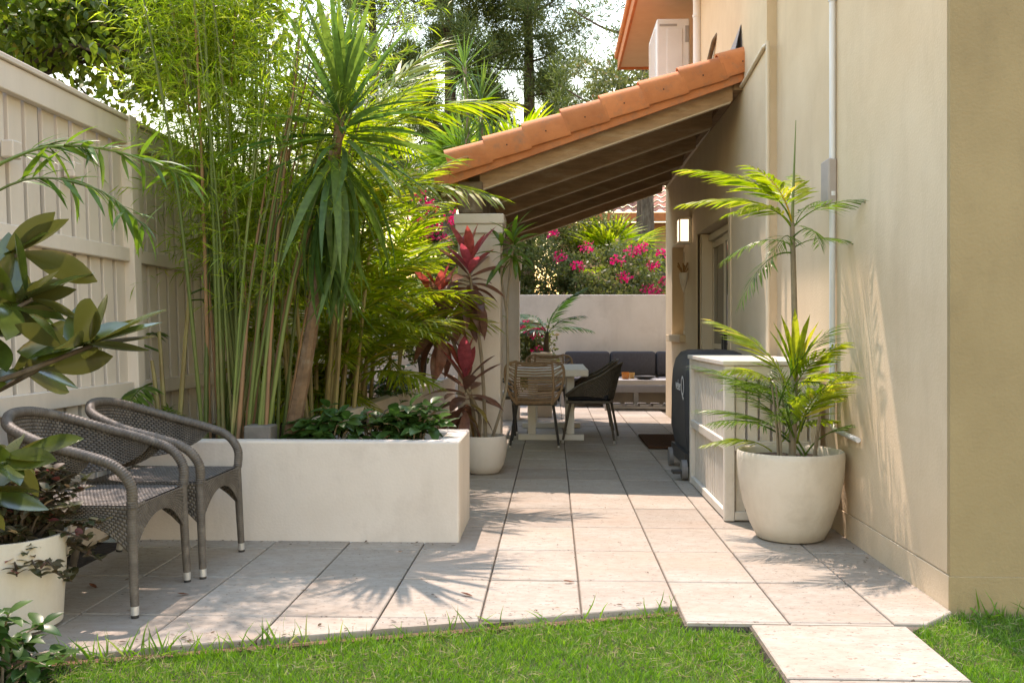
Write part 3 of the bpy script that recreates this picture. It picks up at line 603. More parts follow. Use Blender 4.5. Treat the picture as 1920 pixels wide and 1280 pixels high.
# --- dining table
D = thing('dining_table', 'white rectangular outdoor dining table under the veranda', 'table', (-.05, 10.9, 0))
MB().box(-.40, .36, 9.98, 11.75, .665, .735, .006).build('tabletop', M_TABLE, D)
for yy in (10.2, 11.5):
    MB().box(-.26, -.18, yy-.03, yy+.03, .06, .664, .004).build('leg', M_TABLE, D)
    MB().box(.14, .22, yy-.03, yy+.03, .06, .664, .004).build('leg', M_TABLE, D)
    MB().box(-.36, .32, yy-.035, yy+.035, 0, .059, .004).build('foot_bar', M_TABLE, D)
MB().box(-.17, .13, 10.18, 10.22, .58, .66).build('crossbar', M_TABLE, D)
def rope_chair(label, loc, rz_):
    t = thing('rope_chair', label, 'chair', loc, 'rope back chairs at the dining table', rz_)       # faces +Y, back at -Y
    out = [(-.17, -.20, .42), (-.23, -.24, .50), (-.275, -.255, .62), (-.285, -.24, .74), (-.255, -.25, .81), (-.17, -.28, .835)]
    topb = interp([(-.17, -.28, .83), (-.08, -.305, .80), (0, -.31, .795), (.08, -.305, .80), (.17, -.28, .83)])
    MB().tube([tuple(p) for p in topb(np.linspace(0, 1, 12))], .013, 8).build('top_rail', M_ROPE, t, True, world=False)
    for sgn in (-1, 1):
        f = interp([(x*-sgn if sgn > 0 else x, y, z) for x, y, z in out])
        MB().tube([tuple(p) for p in f(np.linspace(0, 1, 18))], .013, 8).build('side_frame', M_ROPE, t, True, world=False)
        inner = interp([(sgn*.165, -.20, .42), (sgn*.185, -.27, .60), (sgn*.17, -.28, .83)])
        MB().tube([tuple(p) for p in inner(np.linspace(0, 1, 10))], .012, 8).build('back_upright', M_ROPE, t, True, world=False)
        for k in range(15):
            a = inner(.06+.06*k); b = f(.10+.05*k+.04*(k % 2)); MB().tube([tuple(a), tuple(b)], .006, 5).build('wing_rope', M_ROPE, t, True, world=False)
        fr = [(sgn*.235, -.10, .55), (sgn*.26, .08, .60), (sgn*.25, .20, .56), (sgn*.235, .23, .42)]
        MB().tube([(sgn*.26, -.25, .60)]+fr, .012, 8).build('arm_rail', M_DARKMETAL, t, True, world=False)
    for k in range(19):
        z = .835-.022*k-.0; tt = .99-.052*k; a = interp([(-.165, -.20, .42), (-.185, -.27, .60), (-.17, -.28, .83)])(max(tt, .02))
        if 9 <= k <= 10 and False: continue
        MB().tube([tuple(a), (0, a[1]-.022, a[2]-.006), (-a[0], a[1], a[2])], .0075, 6).build('rope', M_ROPE, t, True, world=False)
    MB().box(-.22, .22, -.20, .24, .405, .43, .008).build('seat', M_WICKER2, t, world=False)
    MB().box(-.20, .20, -.19, .22, .431, .475, .015).build('cushion', M_GREYFRAME, t, world=False)
    for sx, sy in ((-1, -1), (1, -1), (-1, 1), (1, 1)):
        l = MB().tube([(sx*.18, sy*.18+.01, .41), (sx*.235, sy*.22, .02)], [.013, .011], 8).build('leg', M_DARKMETAL, t, True, world=False)
        MB().tube([(sx*.235, sy*.22, .02), (sx*.236, sy*.221, 0)], .012, 8).build('leg_tip', M_ALU, l, True, world=False)
    return t
rope_chair('brown rope back chair at the near end of the dining table, seen from behind', (-.18, 9.72, 0), 0)
rope_chair('brown rope back chair on the column side of the dining table', (-.62, 10.6, 0), -math.pi/2)
rope_chair('brown rope back chair at the far end of the dining table', (-.05, 12.0, 0), math.pi)
def tub_chair(label, loc, rz_):
    t = thing('tub_chair', label, 'chair', loc, 'wicker tub chairs at the dining table', rz_)     # faces +Y
    rim = interp([(-.25, .24, .48), (-.27, .10, .58), (-.27, -.10, .67), (-.19, -.25, .77), (0, -.31, .80), (.19, -.25, .77), (.27, -.10, .67), (.27, .10, .58), (.25, .24, .48)])
    low = interp([(-.22, .24, .46), (-.23, .10, .47), (-.22, -.08, .46), (-.15, -.19, .44), (0, -.22, .43), (.15, -.19, .44), (.22, -.08, .46), (.23, .10, .47), (.22, .24, .46)])
    def S(u, v): return rim(u)*(1-v)[..., None]+low(u)*v[..., None]
    woven('shell', S, 54, 16, .004, t, M_WICKER2)
    MB().tube([tuple(p) for p in rim(np.linspace(0, 1, 40))], .013, 8).build('rim', M_WICKER2, t, True, world=False)
    MB().box(-.22, .22, -.20, .24, .395, .425, .006).build('seat', M_WICKER2, t, world=False)
    MB().box(-.20, .20, -.18, .23, .427, .49, .02).build('cushion', M_BLACKCUSH, t, world=False)
    for sx, sy in ((-1, -1), (1, -1), (-1, 1), (1, 1)):
        l = MB().tube([(sx*.19, sy*.19+.01, .40), (sx*.245, sy*.26+.01, .025)], [.014, .012], 8).build('leg', M_WICKER2, t, True, world=False)
        MB().tube([(sx*.245, sy*.26+.01, .03), (sx*.247, sy*.262+.01, 0)], .0135, 8).build('leg_tip', M_ALU, l, True, world=False)
    return t
tub_chair('dark wicker tub chair with black cushion, nearer of two facing the table side', (.40, 10.13, 0), math.radians(82))
tub_chair('dark wicker tub chair with black cushion, farther of two facing the table side', (.42, 11.15, 0), math.radians(90))

# --- sofa and bench table
S_ = thing('outdoor_sofa', 'long low outdoor sofa with charcoal back cushions against the white wall', 'sofa', (1.4, 15.0, 0))
MB().box(.10, 3.0, 14.62, 15.32, .22, .33, .006).build('seat_frame', M_GREYFRAME, S_)
MB().box(.10, 3.0, 15.30, 15.37, .33, .60, .006).build('back_frame', M_GREYFRAME, S_)
for x in (.12, 1.2, 2.2, 2.9): MB().box(x, x+.07, 14.66, 14.73, 0, .22).build('leg', M_GREYFRAME, S_)
for k in range(4): MB().box(.18+.70*k, .87+.70*k, 15.06, 15.29, .45, .82, .045).build('back_cushion', M_CUSHION, S_, True)
for k in range(4): MB().box(.18+.70*k, .87+.70*k, 14.64, 15.05, .335, .44, .035).build('seat_cushion', M_CUSHION, S_, True)
B = thing('bench_table', 'grey aluminium bench table standing in front of the sofa', 'table', (1.4, 14.3, 0))
MB().box(.74, 2.6, 14.06, 14.55, .36, .435, .006).build('tabletop', M_GREYFRAME, B)
for x in (.74, 2.50):
    for yy in (14.06, 14.45): MB().box(x, x+.10, yy, yy+.10, 0, .359, .004).build('leg', M_GREYFRAME, B)
for k in range(9): MB().box(.86+.19*k, .985+.19*k, 14.10, 14.50, .055, .08, .003).build('shelf_slat', M_GREYFRAME, B)
for yy in (14.10, 14.47): MB().box(.845, 2.495, yy, yy+.03, .02, .054).build('shelf_rail', M_GREYFRAME, B)
c = thing('candle', 'amber glass candle jar on the bench table', 'candle', (1.05, 14.3, .435))
MB().lathe([(.045, 0), (.055, .02), (.058, .10), (.052, .10), (.048, .03), (.001, .03)], 18, (1.05, 14.3, .435)).build('jar', mat('amber_glass', (.50, .17, .03), (.4, .13, .02), .15), c, True)
MB().lathe([(.047, .035), (.047, .07)], 16, (1.05, 14.3, .435)).build('wax', mat('wax', (.7, .5, .3), None, .6), c, True)
c = thing('candle', 'small pale candle jar behind the amber one', 'candle', (1.15, 14.42, .435))
MB().lathe([(.04, 0), (.045, .02), (.045, .09), (.040, .09), (.038, .03), (.001, .03)], 16, (1.15, 14.42, .435)).build('jar', mat('pale_glass', (.55, .33, .12), None, .2), c, True)
tag(MB().lathe([(.06, 0), (.14, .02), (.16, .05), (.15, .05), (.12, .028), (.001, .02)], 24, (1.32, 14.25, .435)).build('bowl', M_DARKMETAL, smooth=True), 'shallow black bowl on the bench table', 'bowl')
# --- door mat
dm = MB(); dm.box(.91, 1.48, 9.42, 10.55, .002, .03, .01); tag(dm.build('door_mat', M_MAT), 'brown coir door mat in front of the sliding door', 'mat')

# --- air conditioner screen (slatted white cage)
K = thing('slatted_screen', 'white slatted timber screen box around an air conditioner', 'screen', (1.3, 5.83, 0))
x0, x1, y0, y1, zt = 1.01, 1.57, 5.83, 7.33, .95
for xx, yy in ((x0, y0), (x1-.06, y0), (x0, y1-.06), (x1-.06, y1-.06)): MB().box(xx, xx+.06, yy, yy+.06, .005, zt-.0285, .004).build('corner_post', M_WHITEPAINT, K)
MB().box(x0-.012, x1, y0-.012, y1+.012, zt-.028, zt, .004).build('lid', M_WHITEPAINT, K)
for z0, z1 in ((.01, .06), (.42, .475), (zt-.10, zt-.030)):
    MB().box(x0+.004, x0+.03, y0+.061, y1-.061, z0, z1, .003).build('rail', M_WHITEPAINT, K)
    MB().box(x0+.061, x1-.061, y0+.004, y0+.03, z0, z1, .003).build('rail', M_WHITEPAINT, K)
n = 19
for k in range(n):
    y = y0+.062+(y1-y0-.124)*(k+.5)/n; MB().box(x0+.032, x0+.05, y-.019, y+.019, .03, zt-.06, .002).build('slat', M_WHITEPAINT, K)
for k in range(6):
    x = x0+.062+(x1-x0-.124)*(k+.5)/6; MB().box(x-.029, x+.029, y0+.032, y0+.05, .03, zt-.06, .002).build('slat', M_WHITEPAINT, K)
a = thing('air_conditioner', 'white air conditioner unit inside the slatted screen', 'air conditioner', (1.35, 6.6, 0))
MB().box(1.14, 1.50, 6.1, 7.05, .05, .82, .015).build('casing', M_PIPE, a)
MB().box(1.132, 1.139, 6.25, 6.9, .15, .75).build('grille', M_DARKMETAL, a)
for yy in (6.2, 6.9): MB().box(1.16, 1.48, yy, yy+.06, 0, .049).build('foot', M_DARKMETAL, a)
# --- covered barbecue
Q = thing('covered_barbecue', 'barbecue under a fitted dark grey cover beside the slatted screen', 'barbecue', (1.2, 7.9, 0))
cv = []; rings = [(0.17, 1.0, 1.0), (.55, .97, .98), (.78, .90, .96), (.90, .80, .93), (.965, .62, .86), (.985, .45, .80)]
prof = [(.20, .06), (.35, .0), (.65, 0), (.80, .02), (.90, .07), (.955, .15), (.975, .25)]
mb = MB(); Vv = []; nseg = 10
for z, ins in prof:
    hx, hy, r = .255-ins*.42, .50-ins*.8, .09
    ring = []
    for q, (sx, sy) in enumerate(((1, 1), (-1, 1), (-1, -1), (1, -1))):
        for k in range(nseg):
            a_ = math.pi/2*q+math.pi/2*k/(nseg-1); wob = .006*math.sin(a_*9+z*5)*(1 if z < .8 else .4)
            ring.append((1.255+sx*(hx-r)+(r+wob)*math.cos(a_), 7.92+sy*(hy-r)+(r+wob)*math.sin(a_), z))
    Vv += ring
k = 4*nseg; mb.add(Vv, [(i*k+j, i*k+(j+1)%k, (i+1)*k+(j+1)%k, (i+1)*k+j) for i in range(len(prof)-1) for j in range(k)]+[tuple((len(prof)-1)*k+j for j in range(k))])
mb.build('cover', M_COVER, Q, True, sharp=60)
MB().box(1.0, 1.45, 7.5, 8.35, .10, .196).build('cart_base', M_DARKMETAL, Q)
for yy in (7.48, 8.30): MB().tube([(.97, yy, .0775), (1.01, yy, .0775)], .075, 20).build('wheel', mat('wheel_grey', (.22, .21, .20), None, .6), Q, True)
MB().box(.90, .99, 7.44, 7.53, .05, .075, .004).build('foot_pedal', M_DARKMETAL, Q)
def text(body, size, M, name, m, parent):
    cu = bpy.data.curves.new('t', 'FONT'); cu.body = body; cu.size = size; cu.extrude = .0006; cu.align_x = 'CENTER'
    o = bpy.data.objects.new('t', cu); COL.objects.link(o); bpy.context.view_layer.update()
    me = bpy.data.meshes.new_from_object(o.evaluated_get(bpy.context.evaluated_depsgraph_get())); bpy.data.objects.remove(o)
    me.materials.clear(); me.materials.append(m); p = link(name, me, parent); p.matrix_basis = M; return p
RM = Matrix(((0, 0, -1, 0), (-1, 0, 0, 0), (0, 1, 0, 0), (0, 0, 0, 1)))
MW = mat('white_print', (.75, .75, .75), None, .6)
text('weber', .12, Matrix.Translation(Vector((.994, 7.86, .66))-Q.location) @ RM, 'lettering', MW, Q)
text('Q', .22, Matrix.Translation(Vector((.994, 7.60, .63))-Q.location) @ RM, 'lettering', MW, Q)
# --- air conditioner on the roof
A = thing('rooftop_air_conditioner', 'white outdoor air conditioner unit standing on the veranda roof', 'air conditioner', (1.33, 11.0, 3.1))
MB().box(1.14, 1.50, 10.85, 11.75, 3.78, 4.56, .015).build('casing', M_PIPE, A)
MB().box(1.25, 1.42, 10.842, 10.849, 3.90, 4.45, .003).build('side_panel', M_PIPE, A)
MB().box(1.45, 1.49, 10.842, 10.849, 4.30, 4.48, .002).build('label_plate', M_GREYFRAME, A)
for k in range(22): MB().tube([(1.132, 10.95, 3.84+k*.03), (1.132, 11.65, 3.84+k*.03)], .004, 5).build('grille_bar', M_PIPE, A)
MB().box(1.17, 1.36, 10.846, 10.849, 4.475, 4.50).build('handle_recess', M_GREYFRAME, A)
for yy in (10.95, 11.6): MB().box(1.14, 1.50, yy, yy+.05, 3.15, 3.779).build('stand', M_GREYFRAME, A)

# ================================================================== POTS
def pot(name, label, cx, cy, prof, zs, m=M_POT):
    t = thing(name, label, 'pot', (cx, cy, 0)); MB().lathe(prof, 48, (cx, cy, 0)).build('pot_body', m, t, True, sharp=50)
    r = zs[1]; mb = MB(); Vv = [(cx, cy, zs[0]+.01)]
    for k in range(24): a = 2*math.pi*k/24; Vv.append((cx+r*math.cos(a), cy+r*math.sin(a), zs[0]+random.uniform(-.006, .006)))
    mb.add(Vv, [(0, 1+k, 1+(k+1)%24) for k in range(24)]); mb.build('soil', M_SOIL, t); return t
BP = (1.29, 5.40)
pot('large_egg_pot', 'large cream egg shaped pot standing against the house wall', *BP, [(.165, .004), (.18, .01), (.215, .08), (.255, .20), (.28, .34), (.286, .44), (.284, .47), (.278, .478), (.268, .472), (.262, .44), (.25, .36)], (.43, .262))
CP = (-.555, 7.78)
pot('round_pot', 'white round pot at the foot of the veranda column', *CP, [(.11, .004), (.13, .01), (.165, .07), (.188, .17), (.19, .25), (.183, .29), (.176, .302), (.166, .298), (.17, .26)], (.265, .168), M_WHITE)
LP = (-2.11, 3.66)
pot('cylinder_pot', 'cream cylinder pot at the left edge in front of the armchairs', *LP, [(.20, .0), (.222, .01), (.24, .345), (.237, .352), (.225, .352), (.218, .30)], (.31, .22))
SP = (-.15, 13.05)
t = thing('square_pot', 'white square pot behind the dining table holding a kentia palm', 'pot', (SP[0], SP[1], 0))
MB().box(SP[0]-.14, SP[0]+.14, SP[1]-.14, SP[1]+.14, 0, .85, .01).build('pot_body', M_WHITE, t)
MB().box(SP[0]-.12, SP[0]+.12, SP[1]-.12, SP[1]+.12, .851, .86).build('soil', M_SOIL, t)

# ================================================================== PLANTS
def rg(k): return np.random.default_rng(k)
def limb(name, pts, r0, r1, m, parent, n=7):
    f = interp(pts); k = len(pts)*3; t = np.linspace(0, 1, k); return MB().tube([tuple(p) for p in f(t)], list(r0+(r1-r0)*t), n).build(name, m, parent, True)
# --- bamboo clump in the planter
def bamboo():
    rng = rg(11); t = thing('bamboo_clump', 'tall clump of slender green bamboo rising from the raised planter', 'bamboo', (-1.78, 5.85, .46))
    parts = []; lf = [leaf(1, .10, 2, .15, .25, .3, mid=False), leaf(1, .08, 2, .15, .45, .3, mid=False)]
    for k in range(50):
        bx = rng.uniform(-2.06, -1.62); by = rng.uniform(5.50, 6.3); hh = rng.uniform(2.3, 3.9)
        dx = (bx+1.82)*1.3+rng.normal(.03, .22); dy = (by-5.9)*.5+rng.normal(0, .25)
        if k < 18: bx = rng.uniform(-1.82, -1.62); by = rng.uniform(5.42, 5.56); dx = rng.uniform(.08, .58); dy = rng.normal(.1, .1); hh = rng.uniform(1.7, 2.5)
        p0 = np.array([bx, by, .44]); p1 = p0+[dx*.35, dy*.35, hh*.5]; p2 = p0+[dx, dy, hh]
        f = interp([p0, p1, p2]); r = rng.uniform(.008, .0155); m = M_CULMB if rng.random() < .2 else M_CULM
        ts = np.linspace(0, 1, 22); rr = []; P = []
        for q, tq in enumerate(ts):
            c = f(tq); P.append(tuple(c)); rr.append((r*(1-.75*tq))*(1.22 if q % 2 else .97))
        MB().tube(P, rr, 7).build('culm', m, t, True, sharp=80)
        nn = 30 if k >= 18 else 7
        for q in range(nn):
            tq = .40+.62*((q+rng.random())/nn)**.8; c = f(tq)
            for b in range(2):
                a = rng.uniform(0, 6.28); d = np.array([math.cos(a), math.sin(a), rng.uniform(-.1, .8)]); d /= np.linalg.norm(d); L = rng.uniform(.16, .48)
                m_ = rng.integers(9, 15); s = np.linspace(.2, 1, m_)
                pts = c+np.outer(s*L, d); pts[:, 2] -= .25*L*s**2
                ld = d+rng.normal(0, .6, (m_, 3)); ld[:, 2] -= .2
                parts.append(inst(lf[b], frames(ld, rng.normal(0, .6, m_)), rng.uniform(.06, .125, m_), pts))
    foliage('foliage', parts, L_BAMBOO, rng, t)
bamboo()
# --- yucca
def sword_plant(name, label, cat_, base, crowns, m, L, W, trunk_m=M_BARK, tr=.055, seed=1, nleaf=45):
    rng = rg(seed); t = thing(name, label, cat_, base); b = np.array(base)
    lv = []
    for dr in (.08, .25, .5):
        V_, F_ = leaf(1, W/L, 6, .35, dr, .38); lv.append(fmesh('leaf', V_, F_, np.zeros(len(F_), int), m, rng))
    for ci, (c, zmin, zmax, n, sc) in enumerate(crowns):
        c = np.array(c); pts = [b, b*.6+c*.4+[.03, 0, .05], c]
        limb('trunk', pts, tr*(1 if ci == 0 else .7), tr*.55, trunk_m, t)
        for k in range(n):
            a = k*2.399+rng.normal(0, .2); el = zmax+(zmin-zmax)*(k/n)+rng.normal(0, .08)
            d = np.array([math.cos(a)*math.cos(el), math.sin(a)*math.cos(el), math.sin(el)])
            pos = c+np.array([0, 0, -.28*sc*k/n])+d*.02-b
            di = 0 if el > .5 else (1 if el > -.3 else 2)
            place('leaf', lv[di if rng.random() < .8 else 1], pos, d, L*sc*rng.uniform(.8, 1.08), t, rng.normal(0, .25))
    return t
sword_plant('yucca', 'spiky yucca with long sword leaves and a skirt of hanging dark leaves', 'yucca', (-1.52, 5.62, .46),
    [((-1.20, 5.55, 2.44), -.45, 1.45, 80, 1.0), ((-1.24, 5.5, 2.14), -1.48, -.6, 64, 1.1)], L_YUCCA, .70, .045, mat('yucca_trunk', (.24, .15, .09), (.14, .09, .055), .95, 18, .7, 40, .1, c3=(.30, .24, .17), s3=6), seed=5, tr=.048)
# --- cane palms
frng = rg(21)
def fr_mesh(m, **k): V_, F_, I_ = frond(rng=frng, **k); return fmesh('frond', V_, F_, I_, m, frng)
PF = [fr_mesh(L_PALM, L=1., n=28, ll=.36, lw=.027, rise=.0, droop=d, ang=60, vee=.30, hang=.35) for d in (.45, .7, .95)]
PD = [fr_mesh(L_PALMD, L=1., n=30, ll=.36, lw=.034, rise=.0, droop=d, ang=56, vee=.25, hang=.3) for d in (.35, .6, .9)]
def cane_palm(label, base, n, zlo, zhi, L, meshes, seed, nstem=9, spread=.28, el=(.25, 1.25), group=None, name='cane_palm'):
    rng = rg(seed); t = thing(name, label, 'palm', base, group)
    tops = []
    for k in range(nstem):
        a = rng.uniform(0, 6.28); r = rng.uniform(.05, spread); p0 = np.array(base)+[math.cos(a)*r, math.sin(a)*r, -.02]; hh = rng.uniform(zlo, zhi)
        p1 = p0+[math.cos(a)*.25*hh*.4, math.sin(a)*.25*hh*.4, hh]
        limb('cane', [p0, (p0+p1)/2+[0, 0, .05], p1], .018, .010, M_STEMY, t, 6); tops.append(p1)
    for k in range(n):
        p = tops[k % nstem]-np.array(base)-[0, 0, rng.uniform(0, .15)]; a = k*2.399+rng.normal(0, .3); e = rng.uniform(*el)
        d = np.array([math.cos(a)*math.cos(e), math.sin(a)*math.cos(e), math.sin(e)])
        d[0] = min(d[0], .55 if base[1] < 8 else .3)
        place('frond', meshes[int(rng.integers(0, 3))], p, d, L*rng.uniform(.75, 1.15), t, rng.normal(0, .3))
    return t
g_ = 'cane palms in the raised planter'
cane_palm('yellow green cane palm behind the yucca, nearest of the row', (-1.72, 7.15, .46), 34, .5, 1.7, 1.05, PF, 31, 12, group=g_)
cane_palm('low bushy cane palm spilling over the planter edge below the yucca', (-1.72, 7.7, .46), 48, .15, .85, .95, PF, 32, 14, .3, (.1, 1.2), g_)
cane_palm('yellow green cane palm midway along the planter', (-1.75, 8.7, .46), 34, .6, 2.2, 1.25, PF, 33, 11, group=g_)
cane_palm('cane palm toward the far end of the planter behind the column', (-1.9, 10.3, .46), 16, .5, 1.2, 1.0, PF, 34, 6, group=g_)
cane_palm('tall cane palm with sunlit fronds arching over the yucca', (-1.66, 6.85, .46), 24, 1.5, 2.3, 1.0, PF, 35, 8, .2, (.0, 1.2), g_)
t = cane_palm('thin cane palm with a few pale fronds against the fence post', (-2.27, 5.75, .46), 5, .35, 1.0, .55, PD, 36, 3, .06, (.0, .7), g_)
# --- dracaena trees behind
sword_plant('dracaena', 'dracaena tree with grey green rosettes beyond the palms', 'dracaena', (-1.05, 13.6, 0),
    [((-1.0, 13.6, 4.35), -.9, 1.4, 55, 1.0), ((-1.2, 13.4, 3.75), -.9, 1.4, 50, .9), ((-.85, 13.6, 3.65), -.9, 1.4, 50, .9), ((-1.25, 13.8, 4.9), -.8, 1.4, 45, .8)], L_YUCCA, .66, .034, M_STEM, .05, 8)
# --- fan palm beyond the wall
def fan_palm(label, base, z, n, L, seed, m=L_PALM):
    rng = rg(seed); t = thing('fan_palm', label, 'palm', base, 'fan palms beyond the garden wall')
    fm = []
    for q in range(2): V_, F_, I_ = fan(1, 22, .075, rng, 190, .3, .7); fm.append(fmesh('frond', V_, F_, I_, m, rng))
    b = np.array(base); limb('trunk', [b, b+[.05, 0, z*.5], b+[0, 0, z]], .10, .08, M_BARK, t)
    for k in range(n):
        a = k*2.399; e = rng.uniform(-.3, 1.2); d = np.array([math.cos(a)*math.cos(e), math.sin(a)*math.cos(e), math.sin(e)])
        place('frond', fm[k % 2], (0, 0, z), d, L*rng.uniform(.8, 1.1), t, rng.normal(0, .4))
fan_palm('fan palm with bright fronds peeking over the veranda roof', (-.75, 17.6, 0), 4.0, 20, .85, 41)
fan_palm('fan palm behind the dracaena, left of the veranda roof', (-1.55, 17.2, 0), 3.7, 20, .9, 42, L_PALMD)
fan_palm('fan palm standing behind the hedge below the neighbouring roof', (1.05, 19.2, 0), 2.35, 22, .9, 43)
# --- masses of small leaves
def blob(rng, c, r, n, base, size, bias=.55, out=.5):
    u = rdirs(rng, n); q = rng.random(n)**bias; p = np.array(c)+u*np.array(r)*q[:, None]
    d = u*out+rng.normal(0, .8, (n, 3)); return inst(base, frames(d, rng.uniform(0, 6, n)), size*rng.uniform(.6, 1.25, n), p)
def clumpy(rng, c, r, k, n, base, size, cr=.3):
    out = []
    for q in range(k):
        u = rdirs(rng, 1)[0]; p = np.array(c)+u*np.array(r)*rng.random()**.45; s = rng.uniform(.6, 1.3)*cr
        out.append(blob(rng, p, (s, s, s*.75), int(n/k*rng.uniform(.6, 1.4)), base, size))
    return out
LB = leaf(1, .5, 2, .2, .15, .45, mid=False)
def hedge():
    rng = rg(51); t = thing('bougainvillea_hedge', 'dense bougainvillea hedge with magenta flowers behind the white garden wall', 'hedge', (.8, 16.9, 0))
    for k, x in enumerate(np.linspace(-1.6, 3.2, 9)): limb('stem', [(x, 16.8, 0), (x+.1, 16.9, .8), (x+rng.uniform(-.3, .3), 16.9, 1.7)], .04, .015, M_BARK, t)
    parts = []
    for x in np.linspace(-2.0, 3.4, 10):
        top = 2.9 if x < .3 else (2.3 if x < 1.2 else 2.15); parts += clumpy(rng, (x, 16.8, top*.5+.35), (.55, .75, top*.55), 34, 5200, LB, .085, .27)
    stuff(foliage('foliage', parts, L_HEDGE, rng, t))
    fl = []
    for (x, z) in ((.0, 2.75), (.1, 2.35), (.40, 2.2), (1.05, 2.28), (1.15, 2.02), (1.45, 2.5), (1.55, 1.80), (1.85, 1.95), (1.8, 2.4), (1.3, 2.42), (.55, 2.5), (1.62, 2.2), (1.7, 1.75)):
        fl.append(blob(rng, (x, 16.05, z), (.13, .12, .09), 46, leaf(1, .8, 2, .3, .1, .5, mid=False), .055))
    stuff(foliage('flowers', fl, L_BOUG, rng, t))
hedge()
def boug(label, base, blobs, flowers, seed, nl=2600):
    rng = rg(seed); t = thing('bougainvillea', label, 'shrub', base); b = np.array(base); parts = []
    for c, r in blobs: limb('stem', [b, (b+np.array(c))/2, np.array(c)], .025, .008, M_BARK, t); parts += clumpy(rng, c, r, 14, nl, LB, .07, .2)
    stuff(foliage('foliage', parts, L_HEDGE, rng, t))
    stuff(foliage('flowers', [blob(rng, c, (.11, .11, .09), 42, leaf(1, .8, 2, .3, .1, .5, mid=False), .055) for c in flowers], L_BOUG, rng, t))
boug('bougainvillea with crimson flowers between the palms and the veranda column', (-1.6, 12.0, .4), [((-1.6, 12.0, 2.5), (.5, .5, .55)), ((-1.45, 11.9, 1.9), (.45, .5, .5)), ((-1.7, 12, 1.2), (.5, .5, .5))],
     [(-1.60, 11.5, 2.75), (-1.45, 11.5, 2.6), (-1.38, 11.45, 2.35), (-1.50, 11.5, 2.25), (-1.28, 11.5, 2.2), (-1.18, 11.5, 2.45), (-1.62, 11.5, 2.45), (-1.25, 11.5, 1.95)], 61)
boug('small flowering bougainvillea beside the far column', (-.33, 13.6, 0), [((-.30, 13.6, 1.0), (.22, .22, .3)), ((-.3, 13.6, .6), (.22, .22, .4))], [(-.24, 13.3, 1.12), (-.32, 13.3, 1.2), (-.2, 13.35, .85)], 62, 1500)
# --- tall conifers in the distance
def conifer(label, base, h, cb, r, dens, seed, limbs=26):
    rng = rg(seed); t = thing('pine_tree', label, 'tree', base, 'tall pines behind the garden'); b = np.array(base)
    limb('trunk', [b, b+[.15, 0, h*.5], b+[-.05, 0, h]], .15+.01*h, .03, M_BARK, t, 9)
    parts = []; nd = leaf(1, .16, 2, 0, .3, .4, mid=False)
    for k in range(limbs):
        z = cb+(h-cb)*(k+rng.random())/limbs; a = k*2.399+rng.normal(0, .3); L = r*(1-.55*((z-cb)/(h-cb))**1.5)*rng.uniform(.6, 1.1)
        p0 = b+[0, 0, z*.97]; p1 = p0+[math.cos(a)*L, math.sin(a)*L, rng.uniform(.1, .5)*L]
        limb('limb', [p0, (p0+p1)/2+[0, 0, -.1*L], p1], .05, .012, M_BARK, t, 5)
        for q in range(max(2, int(9*dens))):
            s = rng.uniform(.35, 1.05); c = p0+(p1-p0)*s+rng.normal(0, .28, 3); n = 200
            u = rdirs(rng, n); pp = c+u*np.array([.34, .34, .42])*(rng.random(n)**.6)[:, None]
            d = u*.6+rng.normal(0, .5, (n, 3)); d[:, 2] += .45
            parts.append(inst(nd, frames(d, rng.uniform(0, 6, n)), rng.uniform(.10, .24, n), pp))
    stuff(foliage('crown', parts, L_PINE, rng, t)); return t
conifer('dense pine tree standing left of centre behind the dracaena', (-3.3, 30, 0), 17, 5.0, 2.5, 1.5, 71, 34)
conifer('dense pine tree right behind the middle of the veranda roof', (-.9, 31, 0), 17, 5.2, 2.3, 1.6, 72, 34)
conifer('thin sparse pine tree next to the terracotta eave', (2.1, 24, 0), 13, 4.6, 2.1, .38, 73, 20)
conifer('far left pine tree seen through gaps in the yucca', (-6.2, 33, 0), 17, 5.0, 2.6, 1.1, 74, 28)
# --- leafy tree hanging over the fence, top left
def overhang():
    rng = rg(81); t = thing('overhanging_tree', 'broadleaf tree hanging over the fence at top left', 'tree', (-4.2, 7.2, 0)); b = np.array([-4.2, 7.2, 0])
    limb('trunk', [b, b+[.05, 0, 1.6], b+[.15, -.1, 3.0]], .13, .07, M_BARK, t)
    parts = []; lf = leaf(1, .5, 3, .25, .15, .5)
    for k in range(46):
        y = rng.uniform(5.9, 7.9); u = rng.uniform(-60, 430); v = rng.uniform(-60, 60)+max(0, 70-abs(u-300)*.3)*rng.random() if k < 34 else rng.uniform(100, 185)
        if k >= 34: u = rng.uniform(150, 400)
        e = np.array([y*((u-960)/1840-.0418), y, 1.12-(v-622)*y/1840])
        s = b+[.15, -.1, 2.9]; limb('branch', [s, (s+e)/2+[0, 0, .25], e], .022, .006, M_BARK, t, 5)
        n = 300 if k < 34 else 110; pp = e+rng.normal(0, 1, (n, 3))*np.array([.26, .26, .17])*(1 if k < 34 else .7); d = rng.normal(0, .7, (n, 3)); d[:, 2] -= .2
        parts.append(inst(lf, frames(d, rng.uniform(-1, 1, n)), rng.uniform(.055, .10, n), pp))
    foliage('foliage', parts, L_TREE, rng, t)
overhang()
